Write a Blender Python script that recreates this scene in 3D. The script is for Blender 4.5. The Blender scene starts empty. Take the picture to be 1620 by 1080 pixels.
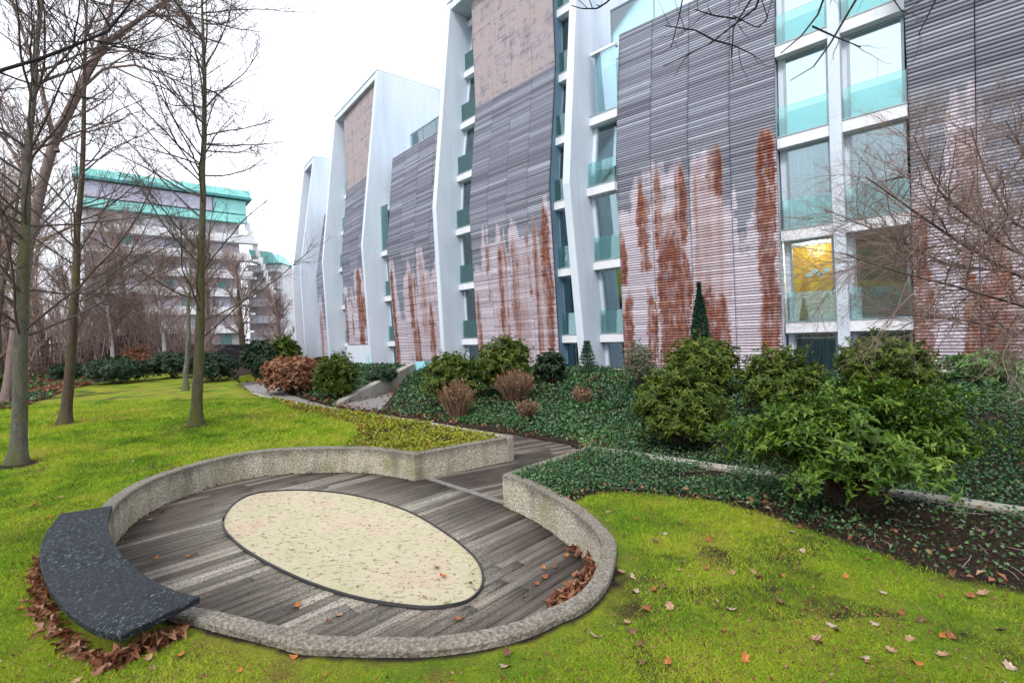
import bpy, math, random
import numpy as np
from math import radians, sin, cos, pi, hypot
random.seed(7); R = np.random.default_rng(7)
S = bpy.context.scene; COL = S.collection
# ------------------------------------------------------------ camera
F, CX, CY, EYE, HY = 770., 810., 540., 1.65, 533.
ROLL = radians(1.9); PT = math.atan((CY-HY)/F)
fwd = np.array([0, cos(PT), -sin(PT)]); r0 = np.array([1., 0, 0]); u0 = np.cross(r0, fwd)
rt = cos(ROLL)*r0 - sin(ROLL)*u0; up = cos(ROLL)*u0 + sin(ROLL)*r0
cd = bpy.data.cameras.new('camera'); co = bpy.data.objects.new('camera', cd); COL.objects.link(co)
import mathutils
mw = mathutils.Matrix([[rt[i], up[i], -fwd[i], (0, 0, EYE)[i]] for i in range(3)]+[[0, 0, 0, 1]])
co.matrix_world = mw
cd.sensor_width = 36; cd.lens = F/1620*36; cd.clip_start = .05; cd.clip_end = 2000
S.camera = co
# ------------------------------------------------------------ world, sun, exposure
SUN_EL, SUN_AZ = radians(48), radians(205)     # azimuth clockwise from +Y: behind the camera, a little to the left
W = bpy.data.worlds.new('World'); S.world = W; W.use_nodes = True
nt = W.node_tree; nt.nodes.clear()
wo = nt.nodes.new('ShaderNodeOutputWorld'); bg = nt.nodes.new('ShaderNodeBackground'); bg.inputs[1].default_value = .12
sk = nt.nodes.new('ShaderNodeTexSky'); sk.sky_type = 'NISHITA'; sk.sun_disc = False
sk.sun_elevation = SUN_EL; sk.sun_rotation = SUN_AZ; sk.dust_density = 4
# an even white cloud cover over the physical sky, with faint thinner patches
tc = nt.nodes.new('ShaderNodeTexCoord'); nz = nt.nodes.new('ShaderNodeTexNoise'); nz.inputs['Scale'].default_value = 1.6; nz.inputs['Detail'].default_value = 5
rp = nt.nodes.new('ShaderNodeValToRGB'); rp.color_ramp.elements[0].position = .35; rp.color_ramp.elements[1].position = .65
rp.color_ramp.elements[0].color = (.84, .84, .84, 1); rp.color_ramp.elements[1].color = (.97, .97, .97, 1)
mx = nt.nodes.new('ShaderNodeMix'); mx.data_type = 'RGBA'; mx.inputs['B'].default_value = (8.6, 8.9, 9.7, 1)
nt.links.new(tc.outputs['Generated'], nz.inputs['Vector']); nt.links.new(nz.outputs['Fac'], rp.inputs[0])
nt.links.new(rp.outputs[0], mx.inputs['Factor']); nt.links.new(sk.outputs[0], mx.inputs['A'])
nt.links.new(mx.outputs['Result'], bg.inputs[0]); nt.links.new(bg.outputs[0], wo.inputs[0])
sd = bpy.data.lights.new('sun', 'SUN'); sd.energy = 1.5; sd.angle = radians(12); sd.color = (1, .96, .9)
so = bpy.data.objects.new('sun', sd); COL.objects.link(so)
sv = mathutils.Vector((sin(SUN_AZ)*cos(SUN_EL), cos(SUN_AZ)*cos(SUN_EL), sin(SUN_EL)))
so.rotation_euler = sv.to_track_quat('Z', 'Y').to_euler()
S.view_settings.view_transform = 'Standard'; S.view_settings.look = 'None'; S.view_settings.gamma = 1
S.view_settings.exposure = .78

# ------------------------------------------------------------ measuring helpers (photo survey -> real ground coordinates)
def ray(x, y): return fwd + rt*(x-CX)/F - up*(y-CY)/F
def onz(x, y, z=0.):
    d = ray(x, y); t = (z-EYE)/d[2]; return np.array([d[0]*t, d[1]*t])
def atY(x, y, Y):
    d = ray(x, y); t = Y/d[1]; return np.array([d[0]*t, Y, EYE+d[2]*t])
# ------------------------------------------------------------ object helpers
def link(o, parent=None):
    COL.objects.link(o)
    if parent is not None: o.parent = parent
    return o
def tag(o, label=None, cat=None, group=None, kind=None):
    if label: o['label'] = label
    if cat: o['category'] = cat
    if group: o['group'] = group
    if kind: o['kind'] = kind
    return o
def empty(name, loc, label, cat, group=None):
    o = bpy.data.objects.new(name, None); o.location = loc; o.empty_display_size = .1
    link(o); return tag(o, label, cat, group)
class MB:
    def __init__(s): s.v = []; s.f = []; s.m = []
    def face(s, pts, m=0):
        n = len(s.v); s.v += [tuple(p) for p in pts]; s.f.append(tuple(range(n, n+len(pts)))); s.m.append(m)
    def hexa(s, b, t, m=0):   # b,t: 4 bottom, 4 top points (ccw from above)
        n = len(s.v); s.v += [tuple(p) for p in b]+[tuple(p) for p in t]
        for q in ((3, 2, 1, 0), (4, 5, 6, 7), (0, 1, 5, 4), (1, 2, 6, 5), (2, 3, 7, 6), (3, 0, 4, 7)):
            s.f.append(tuple(n+i for i in q)); s.m.append(m)
    def box(s, x0, x1, y0, y1, z0, z1, m=0):
        s.hexa([(x0, y0, z0), (x1, y0, z0), (x1, y1, z0), (x0, y1, z0)], [(x0, y0, z1), (x1, y0, z1), (x1, y1, z1), (x0, y1, z1)], m)
    def build(s, name, mats, parent=None, smooth=False, local=None):
        me = bpy.data.meshes.new(name)
        v = s.v
        if local is not None: v = [(a-local[0], b-local[1], c-local[2]) for a, b, c in v]
        me.from_pydata(v, [], s.f)
        if not isinstance(mats, (list, tuple)): mats = [mats]
        for m in mats: me.materials.append(m)
        me.polygons.foreach_set('material_index', s.m)
        if smooth: me.polygons.foreach_set('use_smooth', [True]*len(s.f))
        me.update()
        return link(bpy.data.objects.new(name, me), parent)
def npmesh(name, V, Fc, mat, parent=None, attrs=None, smooth=False, loc=None):
    """V (n,3), Fc (m,k) int array (k = 3 or 4)"""
    me = bpy.data.meshes.new(name); V = np.asarray(V, np.float32); Fc = np.asarray(Fc, np.int32)
    if loc is not None: V = V-np.asarray(loc, np.float32)
    m, k = Fc.shape
    me.vertices.add(len(V)); me.vertices.foreach_set('co', V.ravel())
    me.loops.add(m*k); me.loops.foreach_set('vertex_index', Fc.ravel())
    me.polygons.add(m); me.polygons.foreach_set('loop_start', np.arange(m, dtype=np.int32)*k)
    me.polygons.foreach_set('loop_total', np.full(m, k, np.int32))
    if smooth: me.polygons.foreach_set('use_smooth', np.ones(m, bool))
    for n_, a in (attrs or {}).items():
        at = me.attributes.new(n_, 'FLOAT', 'POINT'); at.data.foreach_set('value', np.asarray(a, np.float32))
    me.update(calc_edges=True); me.validate()
    for mm in (mat if isinstance(mat, (list, tuple)) else [mat]): me.materials.append(mm)
    o = bpy.data.objects.new(name, me)
    if loc is not None and parent is None: o.location = loc
    return link(o, parent)
# value noise in python, for outlines and stains
_T = R.random((64, 64, 64)).astype(np.float32)
def vn(x, y, z=0.):
    x, y, z = np.broadcast_arrays(np.asarray(x, float), np.asarray(y, float), np.asarray(z, float))
    xi, yi, zi = np.floor(x).astype(int), np.floor(y).astype(int), np.floor(z).astype(int)
    fx, fy, fz = x-xi, y-yi, z-zi; fx = fx*fx*(3-2*fx); fy = fy*fy*(3-2*fy); fz = fz*fz*(3-2*fz)
    r = 0
    for a in (0, 1):
        for b in (0, 1):
            for c in (0, 1):
                r = r+_T[(xi+a) & 63, (yi+b) & 63, (zi+c) & 63]*(fx if a else 1-fx)*(fy if b else 1-fy)*(fz if c else 1-fz)
    return r
def fbm(x, y, z=0., o=4):
    r = 0; a = .5; t = 0
    for i in range(o):
        r = r+a*vn(np.asarray(x)*2**i+i*7.3, np.asarray(y)*2**i+i*3.1, np.asarray(z)*2**i); t += a; a *= .5
    return r/t
def ss(a, b, x):
    t = np.clip((x-a)/(b-a), 0, 1); return t*t*(3-2*t)

# ------------------------------------------------------------ materials
def mat(name, rough=.7, spec=.3):
    m = bpy.data.materials.new(name); m.use_nodes = True; n = m.node_tree
    b = n.nodes['Principled BSDF']; b.inputs['Roughness'].default_value = rough; b.inputs['Specular IOR Level'].default_value = spec
    return m, n, b
def N(n, t, **k):
    x = n.nodes.new(t)
    for a, v in k.items(): setattr(x, a, v)
    return x
def noise(n, scale, detail=6, rough=.6, vec=None, dist=0):
    x = N(n, 'ShaderNodeTexNoise'); x.inputs['Scale'].default_value = scale; x.inputs['Detail'].default_value = detail
    x.inputs['Roughness'].default_value = rough; x.inputs['Distortion'].default_value = dist
    if vec is not None: n.links.new(vec, x.inputs['Vector'])
    return x.outputs['Fac']
def coords(n, scale=(1, 1, 1), rot=0, kind='Object'):
    t = N(n, 'ShaderNodeTexCoord'); mp = N(n, 'ShaderNodeMapping'); mp.inputs['Scale'].default_value = scale; mp.inputs['Rotation'].default_value = (0, 0, rot)
    n.links.new(t.outputs[kind], mp.inputs[0]); return mp.outputs[0]
def ramp(n, fac, stops, interp='LINEAR'):
    r = N(n, 'ShaderNodeValToRGB'); e = r.color_ramp.elements; r.color_ramp.interpolation = interp
    while len(e) < len(stops): e.new(.5)
    for i, (p, c) in enumerate(stops):
        e[i].position = p; e[i].color = (c, c, c, 1) if isinstance(c, (int, float)) else (*c, 1)
    n.links.new(fac, r.inputs[0]); return r.outputs[0]
def mixc(n, fac, a, b, mode='MIX'):
    x = N(n, 'ShaderNodeMix', data_type='RGBA', blend_type=mode)
    for s_, v in (('Factor', fac), ('A', a), ('B', b)):
        if isinstance(v, (tuple, list)): x.inputs[s_].default_value = (*v[:3], 1)
        elif isinstance(v, (int, float)): x.inputs[s_].default_value = v
        else: n.links.new(v, x.inputs[s_])
    return x.outputs['Result']
def mth(n, op, a, b=None, c=None, clamp=False):
    x = N(n, 'ShaderNodeMath', operation=op); x.use_clamp = clamp
    for i, v in enumerate((a, b, c)):
        if v is None: continue
        if isinstance(v, (int, float)): x.inputs[i].default_value = v
        else: n.links.new(v, x.inputs[i])
    return x.outputs[0]
def attr(n, name): return N(n, 'ShaderNodeAttribute', attribute_name=name).outputs['Fac']
def bump(n, b, h, strength=.4, dist=.02):
    x = N(n, 'ShaderNodeBump'); x.inputs['Strength'].default_value = strength; x.inputs['Distance'].default_value = dist
    n.links.new(h, x.inputs['Height']); n.links.new(x.outputs[0], b.inputs['Normal'])
def simple(name, c, rough=.7, spec=.3, var=.15, scale=6, bmp=0, metal=0):
    m, n, b = mat(name, rough, spec)
    f = noise(n, scale, 6, vec=coords(n))
    lo = tuple(x*(1-var) for x in c); hi = tuple(min(1, x*(1+var)) for x in c)
    n.links.new(ramp(n, f, [(.3, lo), (.7, hi)]), b.inputs['Base Color']); b.inputs['Metallic'].default_value = metal
    if bmp: bump(n, b, f, bmp)
    return m
def leafmat(name, stops, rough=.5, spec=.35, trans=.25):
    """leaf colour by the random number each leaf carries, plus a soft world-space drift"""
    m, n, b = mat(name, rough, spec)
    f = mth(n, 'ADD', mth(n, 'MULTIPLY', attr(n, 'rnd'), .65), mth(n, 'MULTIPLY', noise(n, 1.7, 3, vec=coords(n)), .35))
    c = ramp(n, f, stops); n.links.new(c, b.inputs['Base Color'])
    t = N(n, 'ShaderNodeBsdfTranslucent'); n.links.new(c, t.inputs[0]); mx = N(n, 'ShaderNodeMixShader'); mx.inputs[0].default_value = trans
    n.links.new(b.outputs[0], mx.inputs[1]); n.links.new(t.outputs[0], mx.inputs[2]); n.links.new(mx.outputs[0], n.nodes['Material Output'].inputs[0])
    return m
# white rendered wall with faint rain marks
def wallmat():
    m, n, b = mat('white_render', .8, .2)
    a = noise(n, 1.2, 6, vec=coords(n, (1, 1, .12))); f = noise(n, 30, 5, vec=coords(n))
    c = ramp(n, a, [(.3, (.50, .58, .66)), (.55, (.60, .67, .75)), (.8, (.66, .72, .79))])
    g = noise(n, .7, 8, .7, vec=coords(n))
    c = mixc(n, ramp(n, g, [(.55, 0.), (.8, .25)]), c, (.42, .46, .52))
    n.links.new(c, b.inputs['Base Color']); bump(n, b, f, .15, .01); return m
M_WALL = wallmat()
M_SLABW = simple('pale_concrete_slab', (.70, .72, .76), .75, .2, .08, 3)
M_SOFF = simple('grey_soffit', (.42, .45, .5), .8, .2, .08, 3)
M_BACK = simple('panel_backing', (.11, .11, .13), .9, .1)
M_DARK = simple('dark_backing', (.015, .015, .02), .9, .1)
M_FRAME = simple('window_frame_metal', (.30, .38, .42), .4, .5, .08, 3, metal=.3)
M_ROOM = simple('room_interior', (.10, .13, .16), .9, .1, .4, .8)
M_YEL = simple('yellow_partition', (.70, .33, .006), .6, .3, .25, 1.2)
M_LAMP = simple('white_lamp', (.9, .9, .85), .4, .4)
M_MAG = simple('magenta_curtain', (.6, .12, .4), .8, .2)
M_CYAN = simple('pale_cyan_paint', (.30, .66, .74), .5, .4, .06, 2)
def curtain():
    m, n, b = mat('curtain_fabric', .9, .1)
    f = noise(n, 1, 2, vec=coords(n, (6, 6, .1)))
    n.links.new(ramp(n, f, [(.3, (.30, .40, .42)), (.7, (.55, .66, .66))]), b.inputs['Base Color']); return m
M_CURT = curtain()
def glass(name, tint, base=.10, rough=.02, body=None):
    m = bpy.data.materials.new(name); m.use_nodes = True; n = m.node_tree; n.nodes.remove(n.nodes['Principled BSDF'])
    t = N(n, 'ShaderNodeBsdfTransparent'); t.inputs[0].default_value = (*tint, 1)
    g = N(n, 'ShaderNodeBsdfGlossy'); g.inputs['Roughness'].default_value = rough; g.inputs[0].default_value = (.8, .95, 1, 1)
    lw = N(n, 'ShaderNodeFresnel'); lw.inputs[0].default_value = 1.5
    f = mth(n, 'ADD', mth(n, 'MULTIPLY', lw.outputs[0], 1.6), base, clamp=True)
    x = N(n, 'ShaderNodeMixShader'); n.links.new(f, x.inputs[0]); n.links.new(t.outputs[0], x.inputs[1]); n.links.new(g.outputs[0], x.inputs[2])
    out = x.outputs[0]
    if body:
        df = N(n, 'ShaderNodeBsdfDiffuse'); df.inputs[0].default_value = (*body, 1); y = N(n, 'ShaderNodeMixShader'); y.inputs[0].default_value = .08
        n.links.new(out, y.inputs[1]); n.links.new(df.outputs[0], y.inputs[2]); out = y.outputs[0]
    n.links.new(out, n.nodes['Material Output'].inputs[0]); return m
M_PANE = glass('window_glass', (.78, .90, .92), .14)
M_PANE2 = glass('mirror_bright_glass', (.85, .95, .97), .42)
M_RAIL = glass('green_glass', (.74, .94, .91), .06, body=(.25, .52, .50))
M_PALEG = glass('pale_terrace_glass', (.82, .95, .95), .15)
M_SHADEW = simple('blue_shaded_white_wall', (.15, .25, .34), .6, .3, .1, 2)  # white side wall with its shade and bluish reflection put into the colour
def slatmat():
    """weathered horizontal timber boards: tone per board, bleaching and brown staining carried as mesh attributes"""
    m, n, b = mat('weathered_boards', .8, .15)
    rnd, rust, pale, pink = attr(n, 'rnd'), attr(n, 'rust'), attr(n, 'pale'), attr(n, 'pink')
    fine = noise(n, 5, 6, .7, vec=coords(n, (1, 1, 9)))
    mott = noise(n, 2.6, 6, .7, vec=coords(n, (1, 1, 1.4)))
    base = ramp(n, mth(n, 'ADD', mth(n, 'MULTIPLY', rnd, .75), mth(n, 'MULTIPLY', fine, .3)), [(.15, (.12, .125, .16)), (.5, (.20, .21, .26)), (.8, (.30, .32, .385)), (1, (.44, .46, .53))])
    pk = ramp(n, mth(n, 'ADD', mth(n, 'ADD', mth(n, 'MULTIPLY', mott, .55), mth(n, 'MULTIPLY', noise(n, 3., 5, .7, vec=coords(n, (1, 1, .22))), .42)), mth(n, 'MULTIPLY', rnd, .14)), [(.36, (.15, .145, .19)), (.46, (.30, .275, .31)), (.56, (.43, .38, .40)), (.70, (.46, .34, .31))])
    base = mixc(n, pink, base, pk)
    pl = ramp(n, mth(n, 'ADD', mth(n, 'MULTIPLY', rnd, .5), mth(n, 'MULTIPLY', fine, .5)), [(.15, (.26, .22, .27)), (.45, (.46, .41, .47)), (.8, (.66, .62, .70))])
    pf = mth(n, 'MULTIPLY', mth(n, 'SUBTRACT', mth(n, 'ADD', pale, mth(n, 'MULTIPLY', mott, .7)), .85), 5, clamp=True)
    c = mixc(n, pf, base, pl)
    rc = ramp(n, mth(n, 'ADD', mth(n, 'MULTIPLY', mth(n, 'ADD', fine, mth(n, 'MULTIPLY', mth(n, 'SUBTRACT', rnd, .5), .35)), .6), mth(n, 'MULTIPLY', mott, .5)), [(.34, (.06, .013, .010)), (.47, (.14, .036, .018)), (.58, (.235, .075, .032)), (.68, (.33, .15, .09)), (.80, (.44, .30, .27))])
    vs = noise(n, 4.5, 5, .7, vec=coords(n, (1.6, 1.6, .12))); rc = mixc(n, ramp(n, vs, [(.44, 0.), (.62, .6)]), rc, (.10, .028, .018))
    rc = mixc(n, mth(n, 'MULTIPLY', mth(n, 'SUBTRACT', rust, .40), 2.4, clamp=True), (.40, .25, .21), rc)
    rf = mth(n, 'MULTIPLY', mth(n, 'SUBTRACT', mth(n, 'ADD', rust, mth(n, 'MULTIPLY', fine, .6)), .62), 2.3, clamp=True); rf = mth(n, 'MULTIPLY', rf, ramp(n, noise(n, 3.4, 6, .75, vec=coords(n, (1.5, 1.5, .35))), [(.36, .45), (.52, .95)]))
    c = mixc(n, rf, c, rc)
    n.links.new(c, b.inputs['Base Color']); bump(n, b, fine, .3, .01); return m
M_SLAT = slatmat()
def concmat():
    m, n, b = mat('exposed_aggregate_concrete', .85, .2)
    v = N(n, 'ShaderNodeTexVoronoi'); v.inputs['Scale'].default_value = 42; n.links.new(coords(n), v.inputs[0])
    ag = noise(n, 45, 4, .8, vec=coords(n)); big = noise(n, 1.6, 6, .65, vec=coords(n)); st = noise(n, 3, 5, .6, vec=coords(n, (1, 1, .25)))
    c = ramp(n, ag, [(.3, (.14, .12, .085)), (.5, (.40, .36, .28)), (.66, (.70, .66, .56))])
    c = mixc(n, ramp(n, big, [(.5, 0.), (.68, .7)]), c, (.19, .20, .075))
    c = mixc(n, ramp(n, st, [(.5, 0.), (.68, .5)]), c, (.09, .08, .065))
    geo = N(n, 'ShaderNodeNewGeometry'); sep = N(n, 'ShaderNodeSeparateXYZ'); n.links.new(geo.outputs['Position'], sep.inputs[0])
    low = ramp(n, mth(n, 'ADD', sep.outputs[2], mth(n, 'MULTIPLY', st, .22)), [(0.03, .0), (.13, .78)])   # algae band along the weathered top edge
    c = mixc(n, low, c, ramp(n, ag, [(.35, (.05, .045, .038)), (.65, (.21, .19, .165))]))
    n.links.new(c, b.inputs['Base Color']); bump(n, b, mth(n, 'ADD', v.outputs[0], ag), .8, .012); return m
M_CONC = concmat()
def smoothconc():
    m, n, b = mat('smooth_concrete', .85, .2)
    a = noise(n, 1.5, 8, .7, vec=coords(n)); s_ = noise(n, 4, 5, .6, vec=coords(n, (1, 1, .15))); f = noise(n, 60, 4, .7, vec=coords(n))
    c = ramp(n, a, [(.3, (.25, .235, .2)), (.6, (.42, .40, .35)), (.8, (.5, .48, .43))])
    c = mixc(n, ramp(n, s_, [(.5, 0.), (.7, .4)]), c, (.16, .16, .13)); c = mixc(n, ramp(n, f, [(.4, .25), (.6, 0.)]), c, (.1, .1, .09))
    n.links.new(c, b.inputs['Base Color']); bump(n, b, f, .4, .01); return m
M_SCON = smoothconc()
def deckmat():
    m, n, b = mat('weathered_deck_boards', .75, .25)
    rnd, len_ = attr(n, 'rnd'), attr(n, 'al')
    vec = coords(n, (.8, 42, 16), 0, 'UV')
    gr = noise(n, 2.2, 7, .7, vec=vec); bl = noise(n, 1.1, 5, .6, vec=coords(n)); sp = noise(n, 60, 3, .8, vec=coords(n))
    c = ramp(n, mth(n, 'ADD', mth(n, 'MULTIPLY', rnd, .17), mth(n, 'MULTIPLY', gr, .80)), [(.3, (.014, .012, .012)), (.46, (.045, .036, .030)), (.58, (.095, .078, .065)), (.70, (.18, .16, .14)), (.85, (.34, .32, .29))])
    c = mixc(n, ramp(n, bl, [(.45, 0.), (.65, .5)]), c, (.12, .09, .07))
    # pale dry sand blown over some boards
    sd_ = mth(n, 'MULTIPLY', attr(n, 'sand'), ramp(n, mth(n, 'ADD', mth(n, 'MULTIPLY', sp, .6), mth(n, 'MULTIPLY', gr, .4)), [(.42, 0.), (.56, 1.)]))
    c = mixc(n, sd_, c, (.46, .43, .36))
    c = mixc(n, ramp(n, sp, [(.72, 0.), (.76, .7)]), c, (.5, .48, .4))
    n.links.new(c, b.inputs['Base Color']); bump(n, b, gr, .5, .01); return m
M_DECK = deckmat(); M_GAP = None
def sandmat():
    m, n, b = mat('pale_sand', .95, .1)
    a = noise(n, 1.3, 4, .6, vec=coords(n)); f = noise(n, 120, 4, .8, vec=coords(n)); sp = noise(n, 16, 6, .75, vec=coords(n, (1, 1.6, 1), .6), dist=.6)
    g = noise(n, 5, 5, .6, vec=coords(n))
    c = ramp(n, a, [(.35, (.55, .50, .33)), (.5, (.60, .54, .38)), (.65, (.62, .47, .37))])
    c = mixc(n, ramp(n, f, [(.35, .5), (.6, 0.)]), c, (.42, .38, .28))
    c = mixc(n, ramp(n, g, [(.5, 0.), (.7, .35)]), c, (.42, .46, .22))
    c = mixc(n, ramp(n, sp, [(.555, 0.), (.60, .85)]), c, (.15, .12, .05)); sp2 = noise(n, 45, 4, .8, vec=coords(n, (1, 2.2, 1), .9), dist=.4); c = mixc(n, ramp(n, sp2, [(.62, 0.), (.66, .8)]), c, (.20, .17, .09))
    n.links.new(c, b.inputs['Base Color']); bump(n, b, mth(n, 'ADD', f, mth(n, 'MULTIPLY', g, 2)), .8, .02); return m
M_SAND = sandmat()
def benchmat():
    m, n, b = mat('dark_blue_grey_stone', .6, .18)
    v = noise(n, 66, 5, .85, vec=coords(n, (1, .45, 1), -.35), dist=.5); a = noise(n, 2, 4, .6, vec=coords(n))
    c = ramp(n, v, [(.42, (.003, .004, .005)), (.51, (.007, .009, .011)), (.56, (.035, .050, .060)), (.63, (.20, .25, .27))])
    c = mixc(n, ramp(n, a, [(.4, 0.), (.65, .7)]), c, (.022, .024, .03))
    n.links.new(c, b.inputs['Base Color']); n.links.new(ramp(n, v, [(.3, .45), (.7, .8)]), b.inputs['Roughness']); bump(n, b, v, .6, .006); return m
M_BENCH = benchmat()
def groundmat():
    m, n, b = mat('lawn_and_soil', .95, .1)
    p = noise(n, .9, 5, .6, vec=coords(n)); q = noise(n, 3.5, 6, .65, vec=coords(n)); f = noise(n, 70, 5, .8, vec=coords(n))
    lawn = ramp(n, p, [(.35, (.11, .22, .018)), (.47, (.23, .33, .022)), (.55, (.32, .36, .03)), (.68, (.27, .21, .06))])
    lawn = mixc(n, ramp(n, q, [(.47, 0.), (.66, .7)]), lawn, (.24, .17, .05)); lawn = mixc(n, ramp(n, f, [(.35, .65), (.6, 0.)]), lawn, (.045, .055, .012))
    sf = noise(n, 28, 7, .85, vec=coords(n))
    soil = ramp(n, sf, [(.3, (.010, .007, .005)), (.5, (.034, .023, .017)), (.62, (.08, .056, .042)), (.75, (.22, .17, .13))])
    s_ = mth(n, 'MULTIPLY', mth(n, 'SUBTRACT', mth(n, 'ADD', attr(n, 'soil'), mth(n, 'MULTIPLY', q, .5)), .72), 6, clamp=True)
    n.links.new(mixc(n, s_, lawn, soil), b.inputs['Base Color']); bump(n, b, f, 1., .03); return m
M_GROUND = groundmat()
M_FAR = simple('far_ground', (.09, .085, .05), .95, .1, .3, .1)
M_PATH = simple('grey_path_paving', (.24, .23, .22), .9, .15, .25, 9, .4)
GR = [(.08, (.02, .055, .006)), (.24, (.09, .22, .012)), (.46, (.26, .41, .02)), (.66, (.43, .45, .04)), (.85, (.42, .30, .12))]
M_GRASS = leafmat('grass_blades', GR, .7, .15, .3)
M_RHODO = leafmat('rhododendron_leaf', [(.15, (.016, .034, .008)), (.4, (.055, .098, .014)), (.65, (.135, .185, .022)), (.85, (.19, .23, .035)), (.97, (.17, .07, .025))], .5, .28)
M_RHOBR = leafmat('bright_rhododendron_leaf', [(.15, (.012, .032, .006)), (.38, (.045, .105, .012)), (.6, (.11, .20, .02)), (.82, (.20, .28, .035)), (.93, (.24, .10, .035))], .48, .3)
M_DKGRN = leafmat('dark_evergreen_leaf', [(.15, (.010, .026, .014)), (.5, (.028, .065, .03)), (.85, (.07, .12, .045))], .45, .4)
M_OLIVE = leafmat('grey_olive_leaf', [(.15, (.10, .11, .07)), (.5, (.18, .20, .12)), (.85, (.28, .29, .18))], .6, .3)
M_LAUR = leafmat('laurel_leaf', [(.15, (.04, .09, .02)), (.5, (.10, .22, .05)), (.85, (.22, .36, .10))], .35, .5)
M_CONI = leafmat('conifer_needles', [(.15, (.008, .028, .016)), (.5, (.02, .06, .035)), (.85, (.045, .10, .06))], .6, .3, .1)
M_FIR = leafmat('fir_needles', [(.15, (.03, .08, .05)), (.5, (.06, .15, .08)), (.85, (.12, .24, .13))], .6, .3, .1)
M_IVY = leafmat('ivy_leaves', [(.12, (.012, .036, .022)), (.4, (.036, .098, .042)), (.7, (.09, .20, .05)), (.93, (.20, .32, .13))], .35, .5)
M_SEDUM = leafmat('sedum_leaves', [(.12, (.07, .09, .01)), (.36, (.19, .24, .02)), (.62, (.34, .35, .03)), (.82, (.30, .15, .04)), (.97, (.45, .30, .18))], .6, .3)
M_BROWNH = leafmat('dead_hydrangea', [(.15, (.12, .045, .02)), (.5, (.34, .17, .10)), (.85, (.52, .32, .22))], .9, .1)
M_DRYG = leafmat('dry_stalks', [(.15, (.10, .055, .035)), (.5, (.28, .18, .11)), (.85, (.45, .33, .22))], .9, .1)
M_LITTER = leafmat('dry_oak_leaves', [(.12, (.07, .028, .014)), (.4, (.19, .075, .04)), (.65, (.31, .15, .085)), (.85, (.42, .27, .20)), (1, (.42, .15, .03))], .8, .15)
M_LEAVES = [simple('dry_leaf_'+k, c, .8, .15, .45, 25) for k, c in (('rust', (.24, .085, .04)), ('tan', (.33, .20, .13)), ('orange', (.38, .14, .04)), ('pale', (.36, .27, .21)), ('brown', (.15, .08, .05)))]
def barkmat(name, stops, moss=None, mossf=.5):
    m, n, b = mat(name, .9, .15)
    a = noise(n, 14, 8, .75, vec=coords(n, (1, 1, .28))); f = noise(n, 40, 5, .85, vec=coords(n, (1, 1, .6)))
    c = ramp(n, mth(n, 'ADD', mth(n, 'MULTIPLY', a, .5), mth(n, 'MULTIPLY', f, .5)), stops)
    if moss: c = mixc(n, ramp(n, noise(n, 2.6, 8, .75, vec=coords(n, (1, 1, .3))), [(.56-.20*mossf, 0.), (.66, .85)]), c, moss)
    n.links.new(c, b.inputs['Base Color']); bump(n, b, mth(n, 'ADD', a, f), 1., .035); return m
M_BARK = barkmat('mossy_grey_bark', [(.35, (.045, .038, .03)), (.5, (.11, .095, .075)), (.65, (.20, .18, .15))], (.12, .14, .02), .75)
M_BARKG = barkmat('grey_bark', [(.35, (.07, .065, .06)), (.5, (.16, .15, .14)), (.65, (.27, .26, .245))], (.12, .14, .025), .6)
M_BARKB = barkmat('brown_bark', [(.35, (.045, .032, .025)), (.5, (.11, .08, .065)), (.65, (.19, .15, .125))], (.12, .12, .035), .3)
M_BARKP = barkmat('pinkish_bark', [(.35, (.12, .085, .08)), (.5, (.25, .19, .18)), (.65, (.37, .30, .28))])
M_BIRCH = barkmat('birch_bark', [(.35, (.1, .09, .08)), (.45, (.5, .48, .46)), (.65, (.7, .68, .66))])
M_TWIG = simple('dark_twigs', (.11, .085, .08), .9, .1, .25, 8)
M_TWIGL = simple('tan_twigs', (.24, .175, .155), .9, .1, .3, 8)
M_TWIGH = simple('hazy_brown_twigs', (.30, .225, .205), .9, .1, .3, 8)  # far twigs, lightened so the colour carries the distance haze
M_TWIGB = simple('black_twigs', (.035, .03, .035), .9, .1, .25, 8)
M_FENCE = simple('brown_fence_timber', (.10, .062, .055), .9, .1, .35, 5, .3)
M_DKWALL = simple('dark_brick', (.055, .05, .06), .9, .1, .3, 3, .2)
M_BGW = simple('balcony_white', (.66, .67, .70), .7, .3, .08, 1)
M_BGD = simple('balcony_recess', (.40, .38, .40), .8, .2, .4, .6)
M_TEAL = simple('teal_glazing', (.26, .66, .62), .4, .5, .15, .5)
M_TEALD = simple('teal_frame', (.06, .25, .27), .5, .4)
M_LILAC = simple('lilac_cladding', (.45, .45, .56), .6, .3, .12, .5)
M_METAL = simple('galvanised_metal', (.35, .35, .36), .45, .5, .1, 5, metal=.6)
M_BRICKE = simple('terracotta_edging', (.30, .15, .10), .9, .1, .3, 8, .3)

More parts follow.
